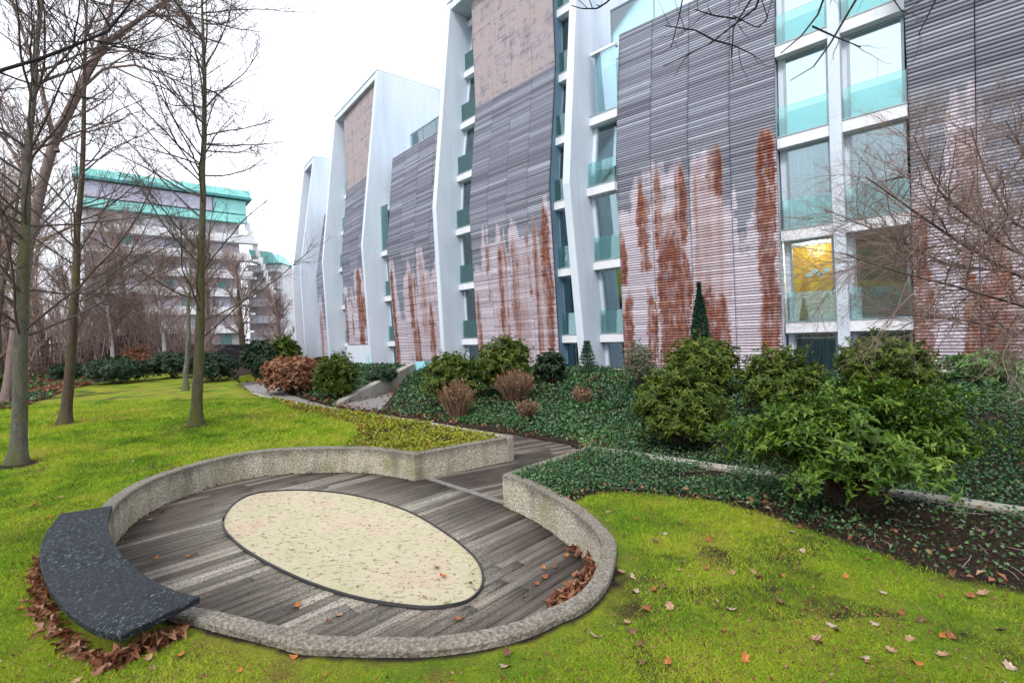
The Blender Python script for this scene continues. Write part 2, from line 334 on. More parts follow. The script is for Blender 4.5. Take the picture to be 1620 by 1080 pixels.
# ------------------------------------------------------------ plan survey
def crom(P, n=8, closed=False):
    P = [np.array(p, float) for p in P]; out = []
    L = len(P)
    for i in range(L-1):
        p0 = P[max(i-1, 0)]; p1 = P[i]; p2 = P[i+1]; p3 = P[min(i+2, L-1)]
        for k in range(n):
            t = k/n; out.append(.5*((2*p1)+(-p0+p2)*t+(2*p0-5*p1+4*p2-p3)*t*t+(-p0+3*p1-3*p2+p3)*t**3))
    out.append(P[-1]); return np.array(out)
def pl(px, z): return [onz(x, y, z) for x, y in px]
def offset(L, d):
    L = np.asarray(L); T = np.gradient(L, axis=0); T /= np.linalg.norm(T, axis=1)[:, None]
    return L+np.stack([-T[:, 1], T[:, 0]], 1)*d
def inpoly(X, Y, poly):
    r = np.zeros(np.shape(X), bool); n = len(poly)
    for i in range(n):
        x1, y1 = poly[i]; x2, y2 = poly[(i+1) % n]
        if y1 == y2: continue
        c = ((y1 > Y) != (y2 > Y)) & (X < (x2-x1)*(Y-y1)/(y2-y1)+x1); r ^= c
    return r
def pdist(X, Y, line):
    d = np.full(np.shape(X), 1e9)
    for (x1, y1), (x2, y2) in zip(line[:-1], line[1:]):
        l2 = (x2-x1)**2+(y2-y1)**2+1e-12; t = np.clip(((X-x1)*(x2-x1)+(Y-y1)*(y2-y1))/l2, 0, 1)
        d = np.minimum(d, np.hypot(X-x1-t*(x2-x1), Y-y1-t*(y2-y1)))
    return d
ZT = .05
left_in = crom(pl([(262, 900), (205, 880), (178, 850), (172, 820), (197, 785), (246, 756), (316, 733), (387, 717), (457, 710), (559, 708), (615, 712), (655, 718)], ZT), 6)
cornerA = left_in[-1]; cornerB = onz(812, 690, ZT); kerbC = pl([(812, 690), (700, 670), (600, 655), (500, 641), (400, 620), (372, 604)], ZT)
right_in = crom(pl([(795, 749), (811, 755), (846, 769), (880, 788), (915, 812), (942, 840), (951, 861), (939, 906), (908, 940), (863, 961), (811, 982), (742, 997), (673, 1004), (586, 1004), (500, 1001), (457, 990), (387, 974), (334, 961), (302, 956), (262, 938), (225, 912)], ZT), 6)
cornD = right_in[0]; cornE = onz(932, 704, ZT)
kerbF = crom(pl([(932, 704), (1100, 727), (1300, 757), (1450, 776), (1620, 800), (1800, 826)], ZT), 4)
ZD = -.33
# sunken area: play circle + passage + strip of path behind the planters
kc = crom(kerbC, 4)
path_far = offset(kc, -1.35)
toe = np.array([*[tuple(p) for p in offset(kerbF, .5)[::-1]], *[tuple(p) for p in path_far]])
toe2 = np.array([*[tuple(p) for p in offset(kerbF, .1)[::-1]], *[tuple(p) for p in path_far]])
sunk = np.array([*left_in, cornerB, *kc[1:], *path_far[::-1], *offset(kerbF, .45), *kerbF[::-1], cornE, cornD, *right_in[1:]])
circ_poly = np.array([*left_in, cornD, *right_in[1:]])
wc = np.mean(circ_poly, axis=0)

def wall_sweep(name, L, th, z0, z1, m, parent=None, side=1):
    """upright wall along polyline L, thickness th to one side, softly chamfered top"""
    L = np.asarray(L, float)
    T = np.zeros_like(L); T[1:-1] = L[2:]-L[:-2]; T[0] = L[1]-L[0]; T[-1] = L[-1]-L[-2]
    seg = np.diff(L, axis=0); seg /= np.linalg.norm(seg, axis=1)[:, None]
    n = np.stack([-seg[:, 1], seg[:, 0]], 1)*side
    nn = np.vstack([n[:1], n[:-1]+n[1:], n[-1:]]); nn /= np.linalg.norm(nn, axis=1)[:, None]
    cs = np.ones(len(L)); cs[1:-1] = 1/np.clip(np.sum(nn[1:-1]*n[1:], axis=1), .5, 1)
    prof = [(0, z0), (0, z1-.012), (.012, z1), (th-.012, z1), (th, z1-.012), (th, z0)]
    V = []
    for i, p in enumerate(L):
        for q, z in prof:
            jit = (fbm(p[0]*6, p[1]*6, z*5+q*9)-.5)*.010
            o = p+nn[i]*cs[i]*(q+jit); V.append((o[0], o[1], z+(jit*.6 if z > 0 else 0)))
    k = len(prof); Fc = []
    for i in range(len(L)-1):
        for j in range(k-1):
            a = i*k+j; Fc.append((a, a+1, a+k+1, a+k) if side < 0 else (a, a+k, a+k+1, a+1))
    Fc = [f for f in Fc]
    me = bpy.data.meshes.new(name); b = len(L)*k-k
    Fc.append(tuple(range(k))[::(1 if side > 0 else -1)]); Fc.append(tuple(range(b, b+k))[::(-1 if side > 0 else 1)])
    me.from_pydata(V, [], Fc); me.materials.append(m); me.update()
    return link(bpy.data.objects.new(name, me), parent)

# ------------------------------------------------------------ ground
lawn_edge_R = crom(pl([(905, 800), (930, 788), (980, 782), (1130, 795), (1230, 825), (1290, 845), (1390, 880), (1480, 912), (1620, 942), (1800, 975)], 0), 4)
bedR = np.array([*lawn_edge_R, *kerbF[::-1], cornE, cornD])
lawn_edge_L = crom([onz(-300, 655), onz(0, 652), onz(60, 640), onz(120, 622), onz(200, 606), onz(245, 600), onz(300, 603), onz(372, 606)], 3)
planter_in = crom(pl([(530, 712), (560, 690), (560, 675), (520, 662), (470, 650)], 0), 3)
terr = np.array([onz(x, y, .5) for x, y in ((440, 576), (520, 577), (640, 579), (900, 584), (1200, 589), (1450, 594), (1620, 597), (1900, 602))])
rampA, rampB = onz(538, 640, ZD), atY(657, 590, 21.)[:2]
ramp_poly = np.array([rampA, rampB, rampB+(.7, .0), onz(640, 621, ZD), onz(602, 650, ZD), onz(560, 648, ZD)])
sunk_rim = np.array([*sunk, sunk[0]])[:len(left_in)+2+len(kc)]; sunk_rim2 = np.array([cornE, *right_in])
kF2 = kerbF
def lawn_z(X, Y):
    z = .02*(fbm(X*.7, Y*.7)-.5)
    z = z+.028*np.clip(Y-12, 0, 30)*ss(-6, -11, X)            # the lawn climbs a little towards the fence
    d = np.minimum(pdist(X, Y, right_in), pdist(X, Y, left_in)); z = z*ss(.1, .8, d)+.005*np.exp(-(d/.4)**2)
    return z
def ground_z(X, Y):
    z = lawn_z(X, Y)
    toeL = toe; dT = pdist(X, Y, toeL); dE = pdist(X, Y, terr)
    # behind the toe line?  polygon closed far away
    back = np.array([*toe2, (-30, 60), (60, 60), (60, 2)])
    ib = inpoly(X, Y, back)
    past = inpoly(X, Y, np.array([*terr, (60, 8), (60, 80), (-25, 80)]))
    fr = np.where(past, 1., dT/(dT+dE+1e-6))
    zb = -.30+.80*ss(0, 1, fr)**.9+.05*(fbm(X*1.3, Y*1.3)-.5)-1.0*ss(.15, 1.2, dE)*past
    lf = ss(-5.5, -9., X)
    zb = zb*(1-lf)+lf*(-.1+.6*ss(0, 1, fr)-1.0*ss(.15, 1.2, dE)*past*(X > -16))
    z = np.where(ib, zb, z)
    dr_ = pdist(X, Y, np.array([rampA, rampB])); z = np.where((dr_ < 1.2) & ib, z-.10*(1-dr_/1.2), z)
    z = np.where(inpoly(X, Y, ramp_poly) | (pdist(X, Y, np.array([rampA-(.1, .3), rampB+(0, .3)])) < .13), ZD-.03, z)
    z = np.where(inpoly(X, Y, sunk) | (pdist(X, Y, sunk_rim) < .062) | (pdist(X, Y, sunk_rim2) < .062) | (pdist(X, Y, kF2) < .07), np.where(X < -5.5, np.minimum(ZD-.02+.06*np.clip(-5.5-X, 0, 5), -.02), ZD-.14), z)
    return z
def axis(*segs):
    a = []
    for lo, hi, st in segs: a += list(np.arange(lo, hi-1e-9, st))
    return np.array(a+[segs[-1][1]])
gx = axis((-60, -20, 1.5), (-20, -8, .25), (-8, -4.6, .1), (-4.6, 5.6, .05), (5.6, 12, .12), (12, 40, 1.))
gy = axis((.6, 1.7, .1), (1.7, 10.6, .05), (10.6, 22.5, .1), (22.5, 26, .25), (26, 48, 1.))
GX, GY = np.meshgrid(gx, gy); GZ = ground_z(GX.ravel(), GY.ravel())
soil = np.zeros(GX.size); X_, Y_ = GX.ravel(), GY.ravel()
def sdist(poly, line):   # 0 outside, rises to 1 inside over 0.35 m
    i = inpoly(X_, Y_, poly); d = pdist(X_, Y_, line); return np.where(i, .5+.5*np.clip(d/.3, 0, 1), .5-.5*np.clip(d/.3, 0, 1))
soil = np.maximum(soil, sdist(bedR, lawn_edge_R))
soil = np.maximum(soil, sdist(np.array([*lawn_edge_L, (-10, 60), (-90, 60)]), lawn_edge_L))
back = np.array([*toe2, (-30, 60), (60, 60), (60, 2)]); soil = np.where(inpoly(X_, Y_, back) | inpoly(X_, Y_, sunk), 1., soil)
planter_poly = np.array([cornerA, cornerB, *kc[1:], *lawn_edge_L[-1:], *planter_in[::-1]])
soil = np.maximum(soil, sdist(planter_poly, planter_in))
# bare earth at the trunks and along the outside of the rim
for px, py in ((25, 735), (100, 672), (310, 673), (293, 620)):
    c = onz(px, py); soil = np.maximum(soil, .75*np.exp(-(np.hypot(X_-c[0], Y_-c[1])/.38)**4))
rim_out = offset(right_in, .14)
soil = np.maximum(soil, .56*ss(.53, .64, fbm(X_*1.7+9, Y_*1.7, 0, 5))); soil = np.maximum(soil, .78*np.exp(-(pdist(X_, Y_, right_in[40:])/.19)**4))
ny, nx = GX.shape; ii = (np.arange(ny-1)[:, None]*nx+np.arange(nx-1)[None]).ravel()
g = npmesh('lawn', np.stack([X_, Y_, GZ], 1), np.stack([ii, ii+1, ii+1+nx, ii+nx], 1), M_GROUND, attrs={'soil': soil}, smooth=True)
tag(g, 'mossy yellow-green lawn with dark planting beds around it', kind='structure')
fg = MB(); fg.box(-400, 400, -60, 700, -1.2, -.9); tag(fg.build('ground', M_FAR), 'flat ground reaching to the horizon', kind='structure')

# path strip behind the planters
def strip(name, A, B, z, m):
    n = min(len(A), len(B)); V = [(*p, z(p)) for p in A[:n]]+[(*p, z(p)) for p in B[:n]]
    Fc = [(i, i+1, n+i+1, n+i) for i in range(n-1)]
    me = bpy.data.meshes.new(name); me.from_pydata(V, [], Fc); me.materials.append(m); me.update(); return link(bpy.data.objects.new(name, me))
pz = lambda p: ZD if p[0] > -5.5 else min(ZD+.06*(-5.5-p[0]), .01)
tag(strip('path', kc, path_far, lambda p: pz(p)-.014, M_PATH), 'grey paved path curving behind the sedum bed', kind='structure')
mb = MB(); mb.face([(*p, ZD-.004) for p in ramp_poly]); tag(mb.build('ramp_floor', M_PATH), 'grey paved way down beside the sloping concrete wall', kind='structure')

# ------------------------------------------------------------ concrete walls and kerbs
o = wall_sweep('retaining_wall', [*left_in[13:], cornerB], .14, -.5, ZT, M_CONC, side=1)
tag(o, 'curved pebbled concrete wall behind the sand circle, bending into the pointed sedum planter', 'wall')
o = wall_sweep('retaining_wall', [cornE, *right_in[:-11]], .115, -.5, ZT, M_CONC, side=1)
tag(o, 'low concrete rim curling round the front and right of the sand circle from the boardwalk', 'wall')
o = wall_sweep('kerb', kc, .12, -.5, ZT-.003, M_SCON, side=1); tag(o, 'thin concrete kerb between the sedum bed and the path running back left', 'kerb')
o = wall_sweep('kerb', kerbF, .15, -.5, ZT-.003, M_SCON, side=-1); tag(o, 'long straight concrete kerb running right behind the big rhododendron', 'kerb')
# sloping side wall of the way down
mb = MB(); dr = (rampB-rampA)/np.linalg.norm(rampB-rampA); nr = np.array([-dr[1], dr[0]])*.22
zb = [-.6, -.6]; zt = [-.27, .66]
q = [rampA, rampB, rampB+nr*1.3, rampA+nr*1.3]; mb.hexa([(*q[0], -.6), (*q[1], -.6), (*q[2], -.6), (*q[3], -.6)], [(*q[0], zt[0]), (*q[1], zt[1]), (*q[2], zt[1]), (*q[3], zt[0])])
tag(mb.build('ramp_wall', M_SCON), 'wedge-shaped grey concrete wall rising towards the building', 'wall')
mb = MB(); e = rampB+np.array([.02, .0]); mb.hexa([(*e, -.6), (e[0]+.75, e[1]-.1, -.6), (e[0]+.75, e[1]+.1, -.6), (e[0], e[1]+.2, -.6)], [(*e, .72), (e[0]+.75, e[1]-.1, .72), (e[0]+.75, e[1]+.1, .72), (e[0], e[1]+.2, .72)])
tag(mb.build('painted_wall', M_CYAN), 'pale cyan painted end wall at the top of the concrete wedge', 'wall')
o = wall_sweep('terrace_edge', terr[3:], .2, -.2, .53, M_SCON, side=1); tag(o, 'low concrete edge along the building foot above the ivy bank', 'wall')
o = wall_sweep('terrace_edge', [terr[0], terr[1], terr[2]], .2, -.2, .56, M_SCON, side=1); tag(o, 'low concrete edge along the building foot left of the wedge wall', 'wall')

# ------------------------------------------------------------ timber deck
def boards(name, poly, ang, width, label, z, seed, sandfn=None):
    rg = np.random.default_rng(seed); d = np.array([cos(ang), sin(ang)]); n = np.array([-d[1], d[0]])
    P = np.asarray(poly); pr = P@n; k0, k1 = pr.min()-width, pr.max()+width
    V = []; Fc = []; rnd = []; sand = []; uv = []
    k = k0
    while k < k1:
        w = width; c = k+w/2; ts = []
        for i in range(len(P)):
            a, b = P[i]@n-c, P[(i+1) % len(P)]@n-c
            if (a > 0) != (b > 0): ts.append((P[i]+(P[(i+1) % len(P)]-P[i])*a/(a-b))@d)
        ts.sort()
        for t0, t1 in zip(ts[::2], ts[1::2]):
            t0 -= .06; t1 += .06; cuts = [t0]
            t = t0+rg.uniform(.6, 2.4)
            while t < t1-.5: cuts.append(t); t += 2.4
            cuts.append(t1)
            for a, b in zip(cuts[:-1], cuts[1:]):
                r = rg.random(); ns = max(1, int((b-a)/.25)); dz = rg.uniform(-.003, .003)
                for s_ in range(ns):
                    u0_, u1_ = a+(b-a)*s_/ns+(.0015 if s_ == 0 else 0), a+(b-a)*(s_+1)/ns-(.0015 if s_ == ns-1 else 0)
                    base = len(V); lo, hi = c-w/2+.0055, c+w/2-.0055
                    for (u, v_) in ((u0_, lo), (u1_, lo), (u1_, hi), (u0_, hi)):
                        p = d*u+n*v_; V.append((p[0], p[1], z+dz)); V.append((p[0], p[1], z-.03)); rnd += [r, r]
                        s0 = 0 if sandfn is None else sandfn(p, r); sand += [s0, s0]
                    b0, b1, b2, b3 = base, base+2, base+4, base+6
                    fs = [(b0, b1, b2, b3), (b0+1, b1+1, b1, b0), (b2+1, b3+1, b3, b2)]
                    if s_ == 0: fs.append((b3+1, b0+1, b0, b3))
                    if s_ == ns-1: fs.append((b1+1, b2+1, b2, b1))
                    Fc += fs
        k += width
    V = np.array(V); o = npmesh(name, V, Fc, M_DECK, attrs={'rnd': rnd, 'sand': sand})
    ul = o.data.uv_layers.new(name='UVMap'); li = np.zeros(len(Fc)*4, np.int32); o.data.loops.foreach_get('vertex_index', li)
    u = V[:, :2]@d; v_ = V[:, :2]@n+np.array(rnd)*37; ul.data.foreach_set('uv', np.stack([u[li], v_[li]], 1).astype(np.float32).ravel())
    return tag(o, label, kind='structure')
ANG = radians(46.7)
def cromc(P, n):
    P = [np.array(p) for p in P]; k = len(P); return crom(P[-2:]+P+P[:3], n)[2*n:(2+k)*n]
sand_poly = cromc([onz(x, y, ZD) for x, y in ((352, 828), (372, 797), (410, 781), (480, 777), (560, 785), (640, 808), (705, 845), (752, 885), (765, 922), (745, 951), (700, 963), (650, 963), (570, 950), (490, 925), (420, 892), (370, 858))], 5)
sc_px = np.array([*sand_poly, sand_poly[0]])
def sandfn(p, r):
    a = p@np.array([-sin(ANG), cos(ANG)]); near = np.exp(-pdist(p[:1], p[1:], sc_px)[0]/.25)*.55
    band = max(math.exp(-((a-band0)/.10)**2), .8*math.exp(-((a-band1)/.2)**2)*(r > .35), .35*(r > .8))
    return min(1, band*(1.0 if p[0] < -.6 else .3)+near)
bn = np.array([-sin(ANG), cos(ANG)]); band0 = onz(340, 905, ZD)@bn; band1 = onz(480, 968, ZD)@bn
circ_clip = np.array([*left_in, onz(660, 757, ZD), onz(795, 798, ZD), *right_in[2:]])
boards('deck', circ_clip, ANG, .105, 'dark weathered timber boards around the round sand bed', ZD, 3, sandfn)
pass_poly = np.array([onz(660, 757, ZD)+(.06, .08), cornerB, onz(805, 683, ZD), onz(930, 700, ZD), cornE, cornD, onz(795, 798, ZD)+(.06, .08)])
boards('boardwalk', pass_poly, ANG-.28, .12, 'narrow timber boardwalk between the two planters', ZD-.002, 4, lambda p, r: .25*(r > .6))
mb = MB(); a, b = onz(672, 757, ZD), onz(795, 797, ZD); dd = (b-a)/np.linalg.norm(b-a); nn_ = np.array([-dd[1], dd[0]])*.09
mb.hexa([(*a, ZD-.02), (*b, ZD-.02), (*(b+nn_), ZD-.02), (*(a+nn_), ZD-.02)], [(*a, ZD+.006), (*b, ZD+.006), (*(b+nn_), ZD+.006), (*(a+nn_), ZD+.006)])
tag(mb.build('threshold_board', simple('pale_board', (.17, .16, .145), .8, .2, .3, 12, .3)), 'pale board laid across the mouth of the boardwalk', kind='structure')
# sand bed
c = sand_poly.mean(0); V = [(*c, ZD+.02)]; Fc = []; nr_ = 14; n = len(sand_poly)
for k in range(1, nr_+1):
    for p in sand_poly:
        q = c+(p-c)*k/nr_; V.append((*q, ZD+.012+.02*(fbm(q[0]*3, q[1]*3)-.3)*(k < nr_)))
for i in range(n): Fc.append((0, 1+i, 1+(i+1) % n))
me = bpy.data.meshes.new('sand')
for k in range(nr_-1):
    for i in range(n):
        a, b = 1+k*n+i, 1+k*n+(i+1) % n; Fc.append((a, a+n, b+n, b))
me.from_pydata(V, [], Fc); me.materials.append(M_SAND); me.update(); [setattr(p, 'use_smooth', True) for p in me.polygons]
tag(link(bpy.data.objects.new('sand', me)), 'oval bed of pale yellow sand set into the timber deck', kind='structure')
o = wall_sweep('edging_strip', [*sand_poly, sand_poly[0], sand_poly[1]], .009, ZD-.02, ZD+.028, simple('black_edging', (.03, .03, .032), .5, .4), side=-1 if True else 1)
tag(o, 'thin black metal edging strip around the sand oval', 'edging')

# ------------------------------------------------------------ curved stone bench
ZB = .17
bo = crom(pl([(95, 812), (72, 843), (63, 872), (68, 908), (96, 955), (145, 992), (193, 1004)], ZB), 8)
bi = crom(pl([(178, 799), (171, 828), (185, 865), (225, 905), (270, 930), (317, 943)], ZB), 8)
def resample(L, n):
    L = np.asarray(L); d = np.r_[0, np.cumsum(np.linalg.norm(np.diff(L, axis=0), axis=1))]; t = np.linspace(0, d[-1], n)
    return np.stack([np.interp(t, d, L[:, k]) for k in range(L.shape[1])], 1)
bo, bi = resample(bo, 40), resample(bi, 40)
bc = (bo[20]+bi[20])/2
ben = empty('bench', (bc[0], bc[1], 0), 'curved dark blue-grey stone bench slab on the left rim of the sand circle', 'bench')
V = []; Fc = []
for i in range(40):
    for z in (ZB, ZB-.038): V.append((*bo[i], z)); V.append((*bi[i], z))
for i in range(39):
    a = i*4; Fc += [(a, a+4, a+5, a+1)[::-1], (a+2, a+3, a+7, a+6)[::-1], (a, a+2, a+6, a+4)[::-1], (a+1, a+5, a+7, a+3)[::-1]]
Fc += [(0, 1, 3, 2)[::-1], (156, 158, 159, 157)[::-1]]
me = bpy.data.meshes.new('seat'); me.from_pydata([(x-bc[0], y-bc[1], z) for x, y, z in V], [], Fc); me.materials.append(M_BENCH); me.update()
so_ = link(bpy.data.objects.new('seat', me), ben)
bv = so_.modifiers.new('bevel', 'BEVEL'); bv.width = .006; bv.segments = 2; bv.limit_method = 'ANGLE'
for i in (8, 31):     # two concrete feet
    mb = MB(); a, b = bo[i], bi[i]; u = (b-a); l = np.linalg.norm(u); u /= l; w = np.array([-u[1], u[0]])*.12
    p, q = a+u*.18, a+u*(l-.1); mb.hexa([(*(p-w), -.1), (*(q-w), -.1), (*(q+w), -.1), (*(p+w), -.1)], [(*(p-w), ZB-.038), (*(q-w), ZB-.038), (*(q+w), ZB-.038), (*(p+w), ZB-.038)])
    mb.build('foot', M_SCON, ben, local=(bc[0], bc[1], 0))

# ============================================================ the apartment building
M_SKYPALE = simple('pale_sky_reflection', (.80, .93, .92), .8, .2, .1, 1.2)  # pale sky reflection of the upper panes, painted as a sheet colour
M_SKYBLUE = simple('blue_sky_reflection', (.36, .56, .95), .8, .2, .12, 1.)  # same for the pane that mirrors blue sky
class Fr:
    def __init__(s, A, th):
        th = radians(th); s.A = np.array(A, float); s.S = np.array([sin(th), -cos(th)]); s.O = np.array([-cos(th), -sin(th)])
    def w(s, a, q, z):
        p = s.A+s.S*a+s.O*q; return (p[0], p[1], z)
    def hit_q(s, x, y, q):      # where the sight line meets the plane q: (s, z)
        d = ray(x, y); A = s.A+s.O*q; M = np.array([[d[0], -s.S[0]], [d[1], -s.S[1]]]); t, a = np.linalg.solve(M, A); return a, EYE+d[2]*t
    def hit_s(s, x, y, a):      # where it meets the plane s: (q, z)
        d = ray(x, y); A = s.A+s.S*a; M = np.array([[d[0], -s.O[0]], [d[1], -s.O[1]]]); t, q = np.linalg.solve(M, A); return q, EYE+d[2]*t
    def prof(s, px, a):         # survey of a kinked front edge -> q(z)
        P = sorted([s.hit_s(x, y, a)[::-1] for x, y in px]); z = np.array([p[0] for p in P]); q = np.array([p[1] for p in P])
        def f(zz):
            zz = float(zz)
            if zz < z[0]: return q[0]+(zz-z[0])*(q[1]-q[0])/(z[1]-z[0])*.6
            if zz > z[-1]: return q[-1]+(zz-z[-1])*(q[-1]-q[-2])/(z[-1]-z[-2])
            return float(np.interp(zz, z, q))
        return f, list(z)
BR = empty('apartment_building', (0, 20, 0), 'long apartment building with kinked white fins, slatted timber panels and green glass', 'building')
BL = (0, 20, 0)
def bpart(mb, name, m, parent=None): return mb.build(name, m, parent or BR, local=BL if parent is None else BL)
def fin(fr, s0, th, pf, ks, z0, z1, depth=12, mats=M_WALL, back=None):
    mb = MB(); zs = sorted([z0]+[k for k in ks if z0+.3 < k < z1-.3]+[z1])
    for a, b in zip(zs[:-1], zs[1:]):
        qa, qb = pf(a), pf(b)
        mb.hexa([fr.w(s0, qa, a), fr.w(s0+th, qa, a), fr.w(s0+th, -depth, a), fr.w(s0, -depth, a)],
                [fr.w(s0, qb, b), fr.w(s0+th, qb, b), fr.w(s0+th, -depth, b), fr.w(s0, -depth, b)])
    return bpart(mb, 'fin_wall', M_WALL)
def rustfield(u, v, stripes):
    """u: column units, v: 0 at the foot .. 1 at the knee line (2-d arrays, one row per board)"""
    r = np.zeros(u.shape); jit = (R.random((u.shape[0], 1))-.5)*.055; jit2 = (R.random((u.shape[0], 1))-.5)*.055
    for (u0, u1, vt, vb, k) in stripes:
        e0 = u0+(vn(v*5+u0*31, u0*7)-.5)*.12+(vn(v*26+u0*3, u0*7)-.5)*.07+jit; e1 = u1+(vn(v*5+u1*17, u1*5)-.5)*.14+(vn(v*26+u1*3, u0*7)-.5)*.07+jit2
        w = .055; top = vt-.42*((u-(u0+u1)/2)/(u1-u0+.01))**2+(vn(u*9, u0*3)-.5)*.10
        m = ss(e0-w, e0+w, u)*(1-ss(e1-w, e1+w, u))*(1-ss(top-.14, top+.02, v))*ss(vb-.03, vb+.02, v)
        m = m*np.clip(.44+.48*vn(u*7+9, v*1.6)+.42*vn(u*17, v*2.4+u0*5)+.22*vn(u*2+3, v*30)-.16, 0, 1.1); r = np.maximum(r, m*k)
    return r
def cladding(fr, sL, sR, ncol, pf, ks, z0, z1, knee, stripes, pink=None, off=.0, pitch=.098, label=None, halo=.4, zb0=None, sidem=None):
    rg = np.random.default_rng(int(abs(sL*100))+5); NS = 14; cw = (sR-sL)/ncol; base0 = zb0 if zb0 is not None else z0
    zs_ = np.arange(z0, z1-pitch, pitch); nb = len(zs_)
    qb = np.array([pf(z)+off+.004 for z in zs_]); qt = np.array([pf(z+pitch*.90)+off for z in zs_]); v = (zs_-base0)/(knee-base0)
    pkv = np.zeros(nb) if pink is None else np.array([float(pink(z)) for z in zs_])
    shared = rg.normal(size=nb)*.15+.20*(rg.random(nb) < .05); VV = []; FF = []; A = {k: [] for k in ('rnd', 'rust', 'pale', 'pink')}; n0 = 0
    for c in range(ncol):
        us = np.linspace(sL+c*cw+.012, sL+(c+1)*cw-.012, NS+1); U = np.tile((us-sL)/cw, (nb, 1)); Vv = np.tile(v[:, None], (1, NS+1))
        run = rg.random(nb); hold = rg.random(nb) > .75
        for i in range(1, nb):
            if hold[i]: run[i] = run[i-1]
        r = np.clip(.5+(run-.5)*.22+rg.normal(size=nb)*.13+shared+.2*(rg.random(nb) < .05), 0, 1)
        st = rustfield(U, Vv, stripes); h = rustfield(U, Vv-.03, [(a-.16, b+.16, t+.07, e, 1.) for a, b, t, e, kk in stripes])
        below = ss(1.08+.06*vn(U*3, c*5.)-.03, .96, Vv); lowp = ss(.98, .2, Vv)
        p_ = np.clip(h*halo*1.9+lowp*.75+.18*(Vv < .8)-.45*ss(.45, .8, vn(U*2.5+c, Vv*2.))*ss(.3, .7, Vv), 0, 1)*below
        P0 = fr.A[None, None]+fr.S[None, None]*us[None, :, None]
        def pt(q, z): return np.concatenate([P0+fr.O[None, None]*q[:, None, None], np.tile(z[:, None, None], (1, NS+1, 1))], 2)
        zt = zs_+pitch*.90
        blk = np.stack([pt(qb, zs_), pt(qt, zt), pt(qb-.05, zs_), pt(qt-.04, zt)], 2)     # nb, NS+1, 4, 3
        VV.append(blk.reshape(-1, 3)); rep = lambda x: np.repeat(x.reshape(-1), 4)
        A['rnd'].append(rep(np.tile(r[:, None], (1, NS+1)))); A['rust'].append(rep(st*below)); A['pale'].append(rep(p_)); A['pink'].append(rep(np.tile(pkv[:, None], (1, NS+1))))
        b = (n0+(np.arange(nb)[:, None]*(NS+1)+np.arange(NS)[None])*4).ravel()
        FF += [np.stack([b, b+4, b+5, b+1], 1), np.stack([b+2, b+6, b+4, b], 1), np.stack([b+1, b+5, b+7, b+3], 1)]
        e = n0+np.arange(nb)*(NS+1)*4; FF += [np.stack([e, e+1, e+3, e+2], 1), np.stack([e+NS*4, e+NS*4+2, e+NS*4+3, e+NS*4+1], 1)]
        n0 += nb*(NS+1)*4
    V = np.concatenate(VV); Fc = np.concatenate(FF); rnd, ru, pa, pk = [np.concatenate(A[k]) for k in ('rnd', 'rust', 'pale', 'pink')]
    o = npmesh('cladding_panel', V-np.array(BL), Fc, [M_SLAT, M_DARK, M_WALL], BR, attrs={'rnd': rnd, 'rust': ru, 'pale': pa, 'pink': pk})
    if label: o['label'] = label
    # dark board backing and the return walls behind the panel
    mb = MB(); zs = sorted([z0-.02]+[k for k in ks if z0 < k < z1]+[z1-pitch*.3])
    for a, b in zip(zs[:-1], zs[1:]):
        qa, qb = pf(a)+off-.05, pf(b)+off-.05
        mb.hexa([fr.w(sL+.02, qa, a), fr.w(sR-.02, qa, a), fr.w(sR-.02, qa-.08, a), fr.w(sL+.02, qa-.08, a)],
                [fr.w(sL+.02, qb, b), fr.w(sR-.02, qb, b), fr.w(sR-.02, qb-.08, b), fr.w(sL+.02, qb-.08, b)])
    k = bpart(mb, 'cladding_backing', M_BACK)
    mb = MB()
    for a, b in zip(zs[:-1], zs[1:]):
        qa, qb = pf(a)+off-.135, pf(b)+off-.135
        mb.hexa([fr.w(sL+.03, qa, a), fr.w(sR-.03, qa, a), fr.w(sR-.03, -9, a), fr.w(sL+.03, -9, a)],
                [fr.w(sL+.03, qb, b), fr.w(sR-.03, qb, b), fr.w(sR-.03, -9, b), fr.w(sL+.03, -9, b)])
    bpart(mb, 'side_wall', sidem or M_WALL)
    return o
